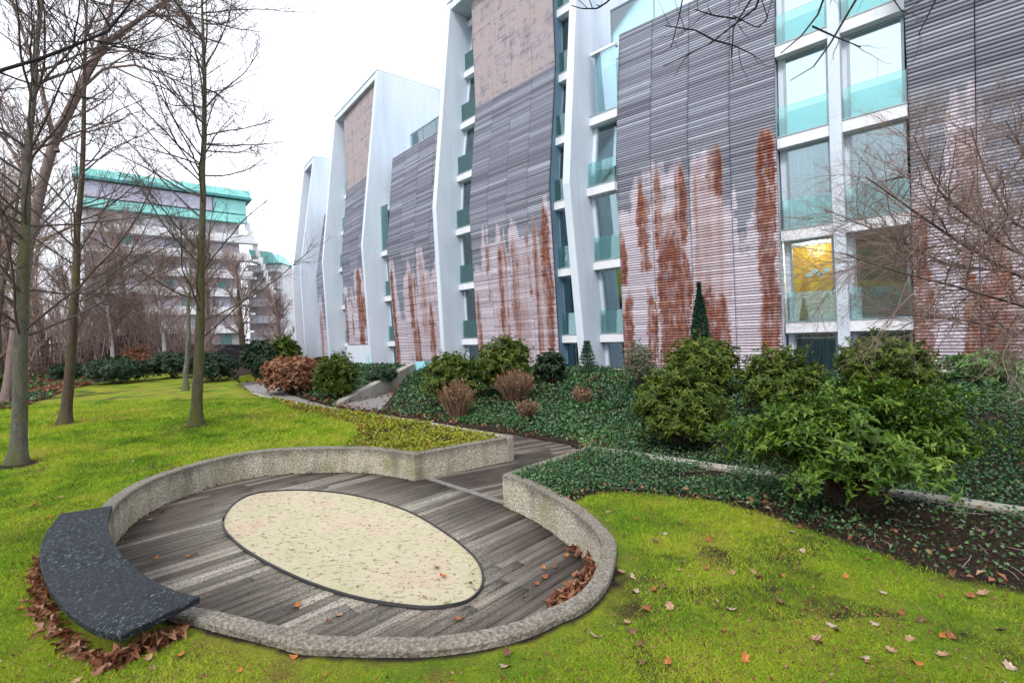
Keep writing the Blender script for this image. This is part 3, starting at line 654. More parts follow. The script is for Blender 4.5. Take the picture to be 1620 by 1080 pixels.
def bay(fr, s0, s1, pf, floors, q_off=0., wl=.16, wr=.05, kinds=None, back=True, win_q=-.30, rails=True, th=.34, soff=True, labels=None):
    """slabs, windows and glass rails of one window bay; floors: list of (z, next z)"""
    for i, (z, zn) in enumerate(floors):
        q = pf(z)+q_off
        mb = MB(); mb.hexa([fr.w(s0, q, z-th), fr.w(s1, q, z-th), fr.w(s1, -3, z-th), fr.w(s0, -3, z-th)], [fr.w(s0, q, z), fr.w(s1, q, z), fr.w(s1, -3, z), fr.w(s0, -3, z)])
        mb.hexa([fr.w(s0, q+.02, z+.002), fr.w(s1, q+.02, z+.002), fr.w(s1, q-.06, z+.002), fr.w(s0, q-.06, z+.002)], [fr.w(s0, q+.02, z+.04), fr.w(s1, q+.02, z+.04), fr.w(s1, q-.06, z+.04), fr.w(s0, q-.06, z+.04)], 1)
        bpart(mb, 'floor_slab', [M_SLABW, M_FRAME])
        if zn is None: continue
        kind = (kinds or {}).get(i, 'curtain' if (i*7+int(abs(s0)*3)) % 3 else 'dark')
        top = zn-th; qn = pf(zn)+q_off; qb, qt = q+win_q, qn+win_q
        a0, a1 = s0+wl, s1-wr; t = .07
        if kind == 'terrace':
            mb = MB(); mb.hexa([fr.w(s0, q-.08, z+.05), fr.w(s1, q-.08, z+.05), fr.w(s1, q-.1, z+.05), fr.w(s0, q-.1, z+.05)], [fr.w(s0, q-.08, zn), fr.w(s1, q-.08, zn), fr.w(s1, q-.1, zn), fr.w(s0, q-.1, zn)])
            r = bpart(mb, 'glass_balustrade', M_RAIL); continue
        w = MB()
        def bar(u0, u1, h0, h1, dq=.09):
            f0, f1 = (h0-z)/(top-z), (h1-z)/(top-z); qa, qc = qb+(qt-qb)*f0, qb+(qt-qb)*f1
            w.hexa([fr.w(u0, qa, h0), fr.w(u1, qa, h0), fr.w(u1, qa-dq, h0), fr.w(u0, qa-dq, h0)], [fr.w(u0, qc, h1), fr.w(u1, qc, h1), fr.w(u1, qc-dq, h1), fr.w(u0, qc-dq, h1)])
        bar(a0, a0+t, z+.005, top); bar(a1-t, a1, z+.005, top); bar(a0+t, a1-t, z+.005, z+t+.03); bar(a0+t, a1-t, top-t, top)
        win = bpart(w, 'window', M_FRAME)
        g = MB(); g.hexa([fr.w(a0+t, qb-.03, z+.1), fr.w(a1-t, qb-.03, z+.1), fr.w(a1-t, qb-.045, z+.1), fr.w(a0+t, qb-.045, z+.1)], [fr.w(a0+t, qt-.03, top-t), fr.w(a1-t, qt-.03, top-t), fr.w(a1-t, qt-.045, top-t), fr.w(a0+t, qt-.045, top-t)])
        pane = g.build('pane', M_PANE2 if kind in ('pale_sky', 'blue') else M_PANE, win, local=BL)
        # plaster between fin and frame
        mb = MB(); mb.hexa([fr.w(s0, qb-.02, z), fr.w(a0, qb-.02, z), fr.w(a0, qb-.12, z), fr.w(s0, qb-.12, z)], [fr.w(s0, qt-.02, top), fr.w(a0, qt-.02, top), fr.w(a0, qt-.12, top), fr.w(s0, qt-.12, top)])
        bpart(mb, 'wall', M_WALL)
        if kind in ('curtain', 'half', 'pink'):
            cu = MB(); e = a1-t if kind != 'half' else a0+(a1-a0)*.6; n = max(8, int((e-a0)/.06)); b0 = a0+t if kind != 'pink' else a0+(a1-a0)*.62; e = e if kind != 'pink' else a0+(a1-a0)*.78
            pts = [(b0+(e-b0)*j/n, -.16-.05*sin(j*1.9)) for j in range(n+1)]
            for (x0, d0), (x1, d1) in zip(pts[:-1], pts[1:]): cu.face([fr.w(x0, qb+d0-.05, z+.06), fr.w(x1, qb+d1-.05, z+.06), fr.w(x1, qt+d1-.05, top-.05), fr.w(x0, qt+d0-.05, top-.05)])
            cu.build('curtain', M_MAG if kind == 'pink' else M_CURT, win, local=BL)
        if kind in ('pale_sky', 'blue'):  # added sheet behind the glass, its colour imitates the reflected sky
            cu = MB(); cu.hexa([fr.w(a0+t, qb-.14, z), fr.w(a1-t, qb-.14, z), fr.w(a1-t, qb-.15, z), fr.w(a0+t, qb-.15, z)], [fr.w(a0+t, qt-.14, top), fr.w(a1-t, qt-.14, top), fr.w(a1-t, qt-.15, top), fr.w(a0+t, qt-.15, top)])
            cu.build('sky_reflection_sheet', M_SKYPALE if kind == 'pale_sky' else M_SKYBLUE, win, local=BL)
        if kind == 'yellow':
            cu = MB(); cu.hexa([fr.w(a0-1.2, qb-1.5, z), fr.w(a1+1.5, qb-1.5, z), fr.w(a1+1.5, qb-1.6, z), fr.w(a0-1.2, qb-1.6, z)], [fr.w(a0-1.2, qt-1.5, top), fr.w(a1+1.5, qt-1.5, top), fr.w(a1+1.5, qt-1.6, top), fr.w(a0-1.2, qt-1.6, top)])
            cu.build('yellow_room_divider', M_YEL, win, local=BL)
            lm = MB(); c_ = (a0+a1)/2
            for k in range(4): lm.hexa([fr.w(c_-.3+k*.17, qb-.4, z+1.5+.12*(k % 2)), fr.w(c_-.12+k*.17, qb-.4, z+1.5+.12*(k % 2)), fr.w(c_-.12+k*.17, qb-.5, z+1.5+.12*(k % 2)), fr.w(c_-.3+k*.17, qb-.5, z+1.5+.12*(k % 2))],
                                       [fr.w(c_-.3+k*.17, qb-.4, z+1.66+.12*(k % 2)), fr.w(c_-.12+k*.17, qb-.4, z+1.66+.12*(k % 2)), fr.w(c_-.12+k*.17, qb-.5, z+1.66+.12*(k % 2)), fr.w(c_-.3+k*.17, qb-.5, z+1.66+.12*(k % 2))])
            lm.build('pendant_lamp', M_LAMP, win, local=BL)
            ld = bpy.data.lights.new('room_light', 'POINT'); ld.energy = 50; ld.color = (1, .93, .8); ld.shadow_soft_size = .3
            lo = bpy.data.objects.new('room_light', ld); lo.location = [a-b for a, b in zip(fr.w(c_, qb-.45, top-.25), BL)]; link(lo, BR)
        if rails:
            mb = MB(); h = 1.0; qr = q-.07
            mb.hexa([fr.w(s0+wl*.25, qr, z+.04), fr.w(s1, qr, z+.04), fr.w(s1, qr-.018, z+.04), fr.w(s0+wl*.25, qr-.018, z+.04)], [fr.w(s0+wl*.25, qr, z+h), fr.w(s1, qr, z+h), fr.w(s1, qr-.018, z+h), fr.w(s0+wl*.25, qr-.018, z+h)])
            bpart(mb, 'glass_balustrade', M_RAIL)
    if back:
        z0, z1 = floors[0][0]-2.7, floors[-1][0]
        mb = MB(); mb.hexa([fr.w(s0, -3, z0), fr.w(s1, -3, z0), fr.w(s1, -3.1, z0), fr.w(s0, -3.1, z0)], [fr.w(s0, -3, z1), fr.w(s1, -3, z1), fr.w(s1, -3.1, z1), fr.w(s0, -3.1, z1)])
        bpart(mb, 'room_back_wall', M_ROOM)
FZ = [-1.2, 1.65, 4.68, 7.7, 10.7, 13.7, 16.7, 19.7]
def floors(i0, i1, last=None):
    L = [(FZ[i], FZ[i+1]) for i in range(i0, i1)]
    return L+[(FZ[i1] if last is None else last, None)]
QF = 1.5; QB = 1.24
# ---- frames along the gently bending front
FB = Fr((-2.9, 27.3), 44.4); FC = Fr((3.31, 20.55), 48); FP = Fr((8.72, 15.95), 50.5); FR = Fr((8.95, 16.2), 47.5)
FA = Fr((-8.75, 33.4), 41.5)
def mk(fr, edge, knee, q=QF):
    s0, zk = fr.hit_q(*knee, q); pf, ks = fr.prof(edge, s0); return s0, pf, ks, zk
fin2 = mk(FB, [(707, 9), (684, 330), (698, 563)], (684, 330)); fin3 = mk(FC, [(901, 0), (890, 292), (915, 560)], (890, 292))
finR = mk(FA, [(594, 114), (571, 390), (585, 573)], (571, 390))
zA1 = FA.hit_s(594, 114, finR[0])[1]
FA1 = Fr(FA.w(finR[0], 0, 0)[:2], 38); finR1 = (0., *FA1.prof([(594, 114), (571, 390), (585, 573)], 0.), finR[3])
s, zk = FA1.hit_q(509, 415, QF); finL = (s, *FA1.prof([(528, 194), (509, 415), (520, 564)], s), zk)
FZ0 = Fr(FA1.w(finL[0], 0, 0)[:2], 35)
s, zk = FZ0.hit_q(474, 430, QF); fz2 = (s, *FZ0.prof([(495, 249), (474, 430), (483, 560)], s), zk)
s, zk = FZ0.hit_q(463, 440, QF); fz1 = (s, *FZ0.prof([(478, 299), (463, 440), (470, 562)], s), zk)
zB = 20.3; zZ = FZ0.hit_s(495, 249, fz2[0])[1]
TH = .34; Z0 = -1.3
fin(FB, fin2[0], TH, fin2[1], fin2[2], Z0, zB); fin(FC, fin3[0], TH, fin3[1], fin3[2], Z0, zB)
fin(FA1, 0., TH, finR1[1], finR1[2], Z0, zA1); fin(FA1, finL[0], TH, finL[1], finL[2], Z0, zA1)
fin(FZ0, fz2[0], TH, fz2[1], fz2[2], Z0, zZ); fin(FZ0, fz1[0]-TH, TH, fz1[1], fz1[2], Z0, zZ)
def roof(frL, a, pL, frR, b, pR, z, th=.4):
    mb = MB(); P = [frL.w(a, pL(z)+.03, z+.004), frR.w(b, pR(z)+.03, z+.004), frR.w(b, -12, z+.004), frL.w(a, -12, z+.004)]
    Q = [frL.w(a, pL(z)+.03, z+.05), frR.w(b, pR(z)+.03, z+.05), frR.w(b, -12, z+.05), frL.w(a, -12, z+.05)]
    mb.hexa(P, Q, 1); bpart(mb, 'roof', [M_WALL, M_METAL])
    mb = MB(); a2, b2 = a+TH+.004, b-TH-.004
    mb.hexa([frL.w(a2, pL(z)-.01, z-th), frR.w(b2, pR(z)-.01, z-th), frR.w(b2, -11.9, z-th), frL.w(a2, -11.9, z-th)], [frL.w(a2, pL(z)-.01, z), frR.w(b2, pR(z)-.01, z), frR.w(b2, -11.9, z), frL.w(a2, -11.9, z)])
    bpart(mb, 'roof_soffit', M_WALL)
roof(FA1, finL[0], finL[1], FA1, TH, finR1[1], zA1); roof(FB, fin2[0], fin2[1], FC, fin3[0]+TH, fin3[1], zB); roof(FZ0, fz1[0]-TH, fz1[1], FZ0, fz2[0]+TH, fz2[1], zZ)
# ---- tower B: bay, panel, bay
sh = lambda f, d: (lambda z: f(z)+d)
bL, zk = FB.hit_q(742, 335, .3); bR, _ = FB.hit_q(869, 320, .3)
pB, kB = FB.prof([(745, 0), (752, 172), (742, 335), (757, 560)], bL)
zmid = FB.hit_s(752, 172, bL)[1]; zkB = FB.hit_q(742, 345, .3)[1]
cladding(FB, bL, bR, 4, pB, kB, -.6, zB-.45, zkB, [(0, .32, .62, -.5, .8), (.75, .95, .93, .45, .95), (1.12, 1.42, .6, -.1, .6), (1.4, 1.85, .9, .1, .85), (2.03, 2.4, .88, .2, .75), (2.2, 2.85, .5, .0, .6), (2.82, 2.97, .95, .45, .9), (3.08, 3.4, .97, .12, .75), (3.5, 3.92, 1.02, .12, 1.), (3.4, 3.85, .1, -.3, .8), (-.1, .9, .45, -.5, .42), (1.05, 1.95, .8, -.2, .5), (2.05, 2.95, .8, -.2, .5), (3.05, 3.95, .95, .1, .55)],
         pink=lambda z: 1. if z > zmid else 0., label='tall middle timber panel, pinkish boards at the top and brown stains below', zb0=-.3, sidem=M_SHADEW)
fl = floors(0, 7, 19.7)
bay(FB, fin2[0]+TH, bL+.03, sh(fin2[1], -QB), fl, kinds={1: 'dark', 2: 'curtain', 3: 'curtain', 4: 'dark', 5: 'curtain', 6: 'curtain'})
bay(FB, bR-.5, (np.array(FC.w(fin3[0], 0, 0)[:2])-FB.A)@FB.S+.05, sh(pB, -.33), fl, wl=.42, kinds={i: 'dark' for i in range(8)})
# ---- tower A1
aL, _ = FA1.hit_q(541, 398, .3); 
pA, kA = FA1.prof([(544, 198), (548, 302), (540, 410), (549.5, 545)], aL)
zmA = FA1.hit_s(548, 225*1.0+78, aL)[1]; zkA = FA1.hit_q(539, 430, .3)[1]; z0A = FA1.hit_q(549.5, 545, .3)[1]
cladding(FA1, aL, -.01, 4, pA, kA, z0A, zA1-.42, zkA, [(0, .3, .75, 0, .9), (.8, 1.0, .7, .1, .9), (1.55, 2.2, 1.0, -.1, 1.1), (2.15, 2.5, .7, .2, .9), (2.95, 3.15, .5, -.1, 1.), (3.3, 3.55, .95, .1, 1.), (3.6, 3.9, .6, -.1, 1.)],
         pink=lambda z: 1. if z > zmA else 0., label='narrow recessed timber panel under the projecting roof of the far tower')
bay(FA1, finL[0]+TH, aL+.03, sh(finL[1], -QB), floors(0, 6, 16.7))
mb = MB(); mb.hexa([FA1.w(aL, .25, -1), FA1.w(0, .25, -1), FA1.w(0, -.5, -1), FA1.w(aL, -.5, -1)], [FA1.w(aL, .2, z0A-.05), FA1.w(0, .2, z0A-.05), FA1.w(0, -.5, z0A-.05), FA1.w(aL, -.5, z0A-.05)]); bpart(mb, 'plinth', M_WALL)
mb = MB(); mb.hexa([FA1.w(-2.2, .45, -1), FA1.w(-.02, .45, -1), FA1.w(-.02, .26, -1), FA1.w(-2.2, .26, -1)], [FA1.w(-2.2, .45, .75), FA1.w(-.02, .45, .75), FA1.w(-.02, .26, .75), FA1.w(-2.2, .26, .75)]); bpart(mb, 'cyan_plinth_panel', M_CYAN)
# ---- link A2
l2, _ = FA.hit_q(612, 395, .3); r2 = (np.array(FB.w(fin2[0], 0, 0)[:2])-FA.A)@FA.S-.02
pA2, kA2 = FA.prof([(621, 250), (612, 395), (628, 576)], l2); zt2 = FA.hit_s(621, 250, l2)[1]; zk2 = FA.hit_q(612, 405, .3)[1]
cladding(FA, l2, r2, 4, pA2, kA2, -.6, zt2, zk2, [(0, .3, .97, -.5, 1.), (.35, .6, .3, -.5, .5), (1.35, 1.85, .9, .35, .95), (1.4, 1.95, .45, -.5, 1.), (2.15, 2.45, 1., .3, .7), (2.5, 2.95, .6, -.5, .85), (3.15, 3.4, .6, .1, .8), (3.35, 3.8, 1.03, .05, 1.), (2.1, 2.95, .9, -.3, .5), (1.1, 1.9, .8, -.3, .5), (3.1, 3.95, .9, -.3, .5)], zb0=-.3,
         label='lower timber link panel with brown stains and a roof terrace rail above')
bay(FA, finR[0]+TH, l2+.03, sh(finR[1], -QB), floors(0, 4, 10.7), kinds={3: 'terrace'})
def rail(fr, a, b, q, z0, z1, n):
    mb = MB(); fm = MB()
    mb.hexa([fr.w(a, q, z0), fr.w(b, q, z0), fr.w(b, q-.02, z0), fr.w(a, q-.02, z0)], [fr.w(a, q, z1), fr.w(b, q, z1), fr.w(b, q-.02, z1), fr.w(a, q-.02, z1)])
    g = bpart(mb, 'terrace_balustrade', M_PALEG)
    for i in range(n+1):
        x = a+(b-a)*i/n; fm.hexa([fr.w(x-.02, q+.03, z0), fr.w(x+.02, q+.03, z0), fr.w(x+.02, q+.003, z0), fr.w(x-.02, q+.003, z0)], [fr.w(x-.02, q+.03, z1+.03), fr.w(x+.02, q+.03, z1+.03), fr.w(x+.02, q+.003, z1+.03), fr.w(x-.02, q+.003, z1+.03)])
    fm.hexa([fr.w(a, q+.06, z1+.031), fr.w(b, q+.06, z1+.031), fr.w(b, q-.05, z1+.031), fr.w(a, q-.05, z1+.031)], [fr.w(a, q+.06, z1+.07), fr.w(b, q+.06, z1+.07), fr.w(b, q-.05, z1+.07), fr.w(a, q-.05, z1+.07)])
    fm.build('rail_frame', M_FRAME, g, local=BL)
qr_ = pA2(zt2)-.9; rail(FA, FA.hit_q(650, 215, qr_)[0], r2, qr_, zt2-.5, FA.hit_q(650, 215, qr_)[1], 4)
mb = MB(); mb.hexa([FA.w(finR[0]+TH, qr_+.1, zt2-.5), FA.w(r2, qr_+.1, zt2-.5), FA.w(r2, -12, zt2-.5), FA.w(finR[0]+TH, -12, zt2-.5)], [FA.w(finR[0]+TH, qr_+.1, zt2-.25), FA.w(r2, qr_+.1, zt2-.25), FA.w(r2, -12, zt2-.25), FA.w(finR[0]+TH, -12, zt2-.25)]); bpart(mb, 'terrace_deck', M_SLABW)
# ---- link left of A1 with the far slim panel
lz, _ = FZ0.hit_q(500, 440, .3); pZ, kZ = FZ0.prof([(513, 340), (500, 440), (510, 566)], lz)
cladding(FZ0, lz, -.02, 3, pZ, kZ, -.6, FZ0.hit_s(513, 340, lz)[1], 8., [(0, .5, .7, -.5, .7), (1.3, 1.8, .8, -.5, .9), (2.2, 2.8, .7, -.5, .9)], label='slim far timber panel seen nearly edge-on')
mb = MB(); mb.hexa([FZ0.w(fz2[0]+TH, -.3, -1), FZ0.w(lz+.1, -.3, -1), FZ0.w(lz+.1, -.5, -1), FZ0.w(fz2[0]+TH, -.5, -1)], [FZ0.w(fz2[0]+TH, -.3, 9.), FZ0.w(lz+.1, -.3, 9.), FZ0.w(lz+.1, -.5, 9.), FZ0.w(fz2[0]+TH, -.5, 9.)]); bpart(mb, 'wall', M_WALL)
pz0, kz0 = sh(fz1[1], -1.), fz1[2]
cladding(FZ0, fz1[0]+.02, fz2[0]-.02, 2, pz0, kz0, 2., zZ-.5, 8., [(0.2, 1.8, .9, -.5, .9)], pink=lambda z: 1. if z > 12 else 0., label='far end timber panel of the last tower')
# ---- link C and its bay
cR = 0.; cLs, _ = FP.hit_q(975, 270, 0.); cRs, _ = FP.hit_q(1228, 232, 0.)
pC, kC = FP.prof([(979, 53), (974, 250), (987, 560)], cLs); zkC = FP.hit_q(975, 272, 0)[1]; ztC = FP.hit_s(979, 53, cLs)[1]
cladding(FP, cLs, cRs, 4, pC, kC, -.6, ztC, zkC, [(-.1, .2, .82, .45, .95), (0, .38, .5, -.5, 1.), (.55, .93, .98, .5, 1.), (.68, .99, .55, -.5, 1.05), (1.04, 1.3, 1.04, .5, 1.), (1.55, 1.95, 1.0, .6, 1.1), (1.06, 1.93, .74, -.5, 1.3), (2.03, 2.4, 1.02, .35, .62), (2.45, 2.8, 1.12, .78, 1.), (2.15, 2.5, .6, .1, .7), (2.05, 2.88, .46, -.5, 1.25), (3.1, 3.35, .3, -.5, .35), (3.55, 3.97, 1.12, -.5, 1.1), (1.05, 1.95, .85, -.3, .6), (2.05, 2.95, .95, -.3, .55), (3.1, 3.6, .4, -.5, .4)],
         label='widest timber panel with rust-brown stains rising in tongues from the ground', zb0=-.3)
sCend = (np.array(FP.w(cLs, 0, 0)[:2])-FC.A)@FC.S
zz = ztC
bay(FC, fin3[0]+TH, sCend+.02, sh(fin3[1], -QB), floors(0, 4, 10.7), kinds={0: 'dark', 1: 'half', 2: 'curtain', 3: 'dark'})
s0_ = fin3[0]+TH; q0 = fin3[1](10.7)-QB
mb = MB(); mb.hexa([FC.w(s0_+.3, q0-.07, 10.74), FC.w(sCend+.02, q0-.07, 10.74), FC.w(sCend+.02, q0-.09, 10.74), FC.w(s0_+.3, q0-.09, 10.74)], [FC.w(s0_+.3, q0-.07, 13.25), FC.w(sCend+.02, q0-.07, 13.25), FC.w(sCend+.02, q0-.09, 13.25), FC.w(s0_+.3, q0-.09, 13.25)]); bpart(mb, 'glass_balustrade', M_PALEG)
mb = MB(); mb.hexa([FC.w(s0_+.1, q0-.05, 13.251), FC.w(sCend+.02, q0-.05, 13.251), FC.w(sCend+.02, q0-.3, 13.251), FC.w(s0_+.1, q0-.3, 13.251)], [FC.w(s0_+.1, q0-.05, 13.36), FC.w(sCend+.02, q0-.05, 13.36), FC.w(sCend+.02, q0-.3, 13.36), FC.w(s0_+.1, q0-.3, 13.36)]); bpart(mb, 'handrail', M_SLABW)
mb = MB(); mb.hexa([FC.w(s0_, q0-1.2, 10.7), FC.w(sCend+.02, q0-1.2, 10.7), FC.w(sCend+.02, q0-1.25, 10.7), FC.w(s0_, q0-1.25, 10.7)], [FC.w(s0_, q0-1.2, 13.2), FC.w(sCend+.02, q0-1.2, 13.2), FC.w(sCend+.02, q0-1.25, 13.2), FC.w(s0_, q0-1.25, 13.2)]); bpart(mb, 'glazed_screen', M_PANE)
rail(FC, FC.hit_q(966, 20, -.8)[0], sCend+9, -.8, 13., FC.hit_q(966, 20, -.8)[1], 5)
# ---- right hand bays, column and panel D
f4s, _ = FR.hit_q(1314, 204, .12); f4e, _ = FR.hit_q(1333, 204, .12)
p4, k4 = FR.prof([(1307, 0), (1313, 240), (1326, 541)], f4s)
mb = MB(); zs = [-1.3, *[k for k in k4 if -1 < k < 16], 17.]
for a, b in zip(zs[:-1], zs[1:]): mb.hexa([FR.w(f4s, p4(a), a), FR.w(f4e, p4(a), a), FR.w(f4e, -4, a), FR.w(f4s, -4, a)], [FR.w(f4s, p4(b), b), FR.w(f4e, p4(b), b), FR.w(f4e, -4, b), FR.w(f4s, -4, b)])
bpart(mb, 'column', M_WALL)
FR2 = [-1.3, 1.82, 4.85, 7.85, 10.85, 13.85, 16.8]
fl = [(FR2[i], FR2[i+1]) for i in range(6)]+[(FR2[6], None)]
sRl = (np.array(FP.w(cRs, 0, 0)[:2])-FR.A)@FR.S
bay(FR, sRl-.01, f4s, sh(p4, -.14), fl, wl=.16, wr=.06, kinds={0: 'curtain', 1: 'yellow', 2: 'half', 3: 'blue', 4: 'pale_sky', 5: 'dark'})
dLs, _ = FR.hit_q(1436, 165, .15)
bay(FR, f4e, dLs-.01, sh(p4, -.14), fl, wl=.12, kinds={0: 'dark', 1: 'dark', 2: 'pink', 3: 'pale_sky', 4: 'pale_sky', 5: 'dark'})
pD, kD = FR.prof([(1429, 0), (1438, 200), (1448, 590)], dLs); jD, _ = FR.hit_q(1544, 160, .15); cwD = jD-dLs; zkD = FR.hit_q(1440, 148, .15)[1]
cladding(FR, dLs, dLs+4*cwD, 4, pD, kD, -.7, 16.5, zkD, [(.0, .28, .7, -.5, 1.05), (.68, .99, .98, .55, .7), (.7, 1.0, .6, -.5, 1.05), (1.03, 1.42, .6, -.5, 1.05), (1.4, 2.1, .45, -.5, .65), (2.1, 2.6, .9, -.5, 1.), (3, 3.4, .9, -.5, 1.)], pitch=.095, zb0=-.3, label='near timber panel at the right edge, brown stained behind bare twigs')
bpy.context.view_layer.update()

# ============================================================ vegetation helpers
def gz(x, y): return float(ground_z(np.array([float(x)]), np.array([float(y)]))[0])
def place(px, py):        # follow the sight line down to the terrain
    d = ray(px, py); t = np.arange(1.8, 60, .02)/d[1]; x, y, z = d[0]*t, d[1]*t, EYE+d[2]*t; g_ = ground_z(x, y); k = int(np.argmax(z <= g_))
    if k == 0: k = len(t)-1
    return np.array([x[k], y[k], g_[k]])
def nrm(a): return a/np.maximum(np.linalg.norm(a, axis=-1, keepdims=True), 1e-9)
def leaf_geo(P, D, Nn, L, Wd, fold=.25, droop=.15, fine=True):
    """P base points, D direction, Nn approx normal; L length, Wd width arrays -> verts, tris, index of leaf per vertex"""
    n = len(P); D = nrm(D); B = nrm(np.cross(D, Nn)); Nn = np.cross(B, D); L = L[:, None]; Wd = Wd[:, None]
    if fine:
        m = P+D*L*.5-Nn*L*droop*.3; tip = P+D*L-Nn*L*droop
        l = P+D*L*.48+B*Wd*.5+Nn*Wd*fold; r = P+D*L*.48-B*Wd*.5+Nn*Wd*fold
        V = np.stack([P, l, m, r, tip], 1).reshape(-1, 3); b = np.arange(n)[:, None]*5
        T = np.concatenate([b+np.array([[0, 2, 1]]), b+np.array([[1, 2, 4]]), b+np.array([[0, 3, 2]]), b+np.array([[2, 3, 4]])]); return V, T, 5
    tip = P+D*L-Nn*L*droop; l = P+D*L*.5+B*Wd*.5+Nn*Wd*fold; r = P+D*L*.5-B*Wd*.5+Nn*Wd*fold
    V = np.stack([P, l, tip, r], 1).reshape(-1, 3); b = np.arange(n)[:, None]*4
    return V, np.concatenate([b+np.array([[0, 1, 2]]), b+np.array([[0, 2, 3]])]), 4
def tube_geo(PL, RD, sides):
    n, K, _ = PL.shape; t = nrm(PL[:, -1]-PL[:, 0]); ref = np.where(np.abs(t[:, 2:3]) > .8, np.array([[1., 0, 0]]), np.array([[0, 0, 1.]]))
    a = nrm(np.cross(t, ref)); b = np.cross(t, a); th = np.arange(sides)*2*pi/sides
    ring = a[:, None, :]*np.cos(th)[None, :, None]+b[:, None, :]*np.sin(th)[None, :, None]
    V = PL[:, :, None, :]+ring[:, None]*RD[:, :, None, None]
    i = np.arange(n)[:, None, None]*K*sides; k = np.arange(K-1)[None, :, None]*sides; s = np.arange(sides)[None, None, :]; s2 = (s+1) % sides
    Q = np.stack([i+k+s, i+k+s2, i+k+sides+s2, i+k+sides+s], -1).reshape(-1, 4)
    return V.reshape(-1, 3), Q
def join_geo(L):
    V = []; Fc = []; n = 0
    for v, f in L: V.append(v); Fc.append(f+n); n += len(v)
    return np.concatenate(V), np.concatenate(Fc)
def interp(PL, idx, t):
    K = PL.shape[1]; x = t*(K-1); k = np.minimum(x.astype(int), K-2); f = (x-k)
    if PL.ndim == 3: f = f[:, None]
    return PL[idx, k]*(1-f)+PL[idx, k+1]*f, k
def sprout(rg, PL, RD, per, t0, ang, length, rad, up=.15, wob=.12, K=6, lenfall=.5, arch=0., clip=None):
    """grow `per` children on each parent polyline"""
    n = len(PL); idx = np.repeat(np.arange(n), per) if np.isscalar(per) else rg.choice(n, int(per[0]), p=per[1])
    m = len(idx); t = t0+(1-t0)*rg.random(m)**.9; P, k = interp(PL, idx, t); R0, _ = interp(RD, idx, t); T = nrm(PL[idx, k+1]-PL[idx, k])
    rv = rg.normal(size=(m, 3)); side = nrm(np.cross(T, rv)); a = ang[0]+(ang[1]-ang[0])*rg.random(m)
    D = T*np.cos(a)[:, None]+side*np.sin(a)[:, None]; D[:, 2] += up; D = nrm(D)
    Ln = (length[0]+(length[1]-length[0])*rg.random(m))*(1-lenfall*t); out = [P]; p = P
    for i in range(K-1):
        D = nrm(D+rg.normal(size=(m, 3))*wob+np.array([0, 0, arch])); p = p+D*(Ln/(K-1))[:, None]; out.append(p)
    PLn = np.stack(out, 1); r0 = np.minimum(rad, R0*.7); RDn = r0[:, None]*np.linspace(1, .35, K)[None]
    return PLn, RDn
def crown(rg, trunk, trad, specs, sides=(5, 4, 3, 3)):
    PL, RD = trunk, trad; lv = []
    for sp in specs: PL, RD = sprout(rg, PL, RD, **sp); lv.append((PL, RD))
    return lv
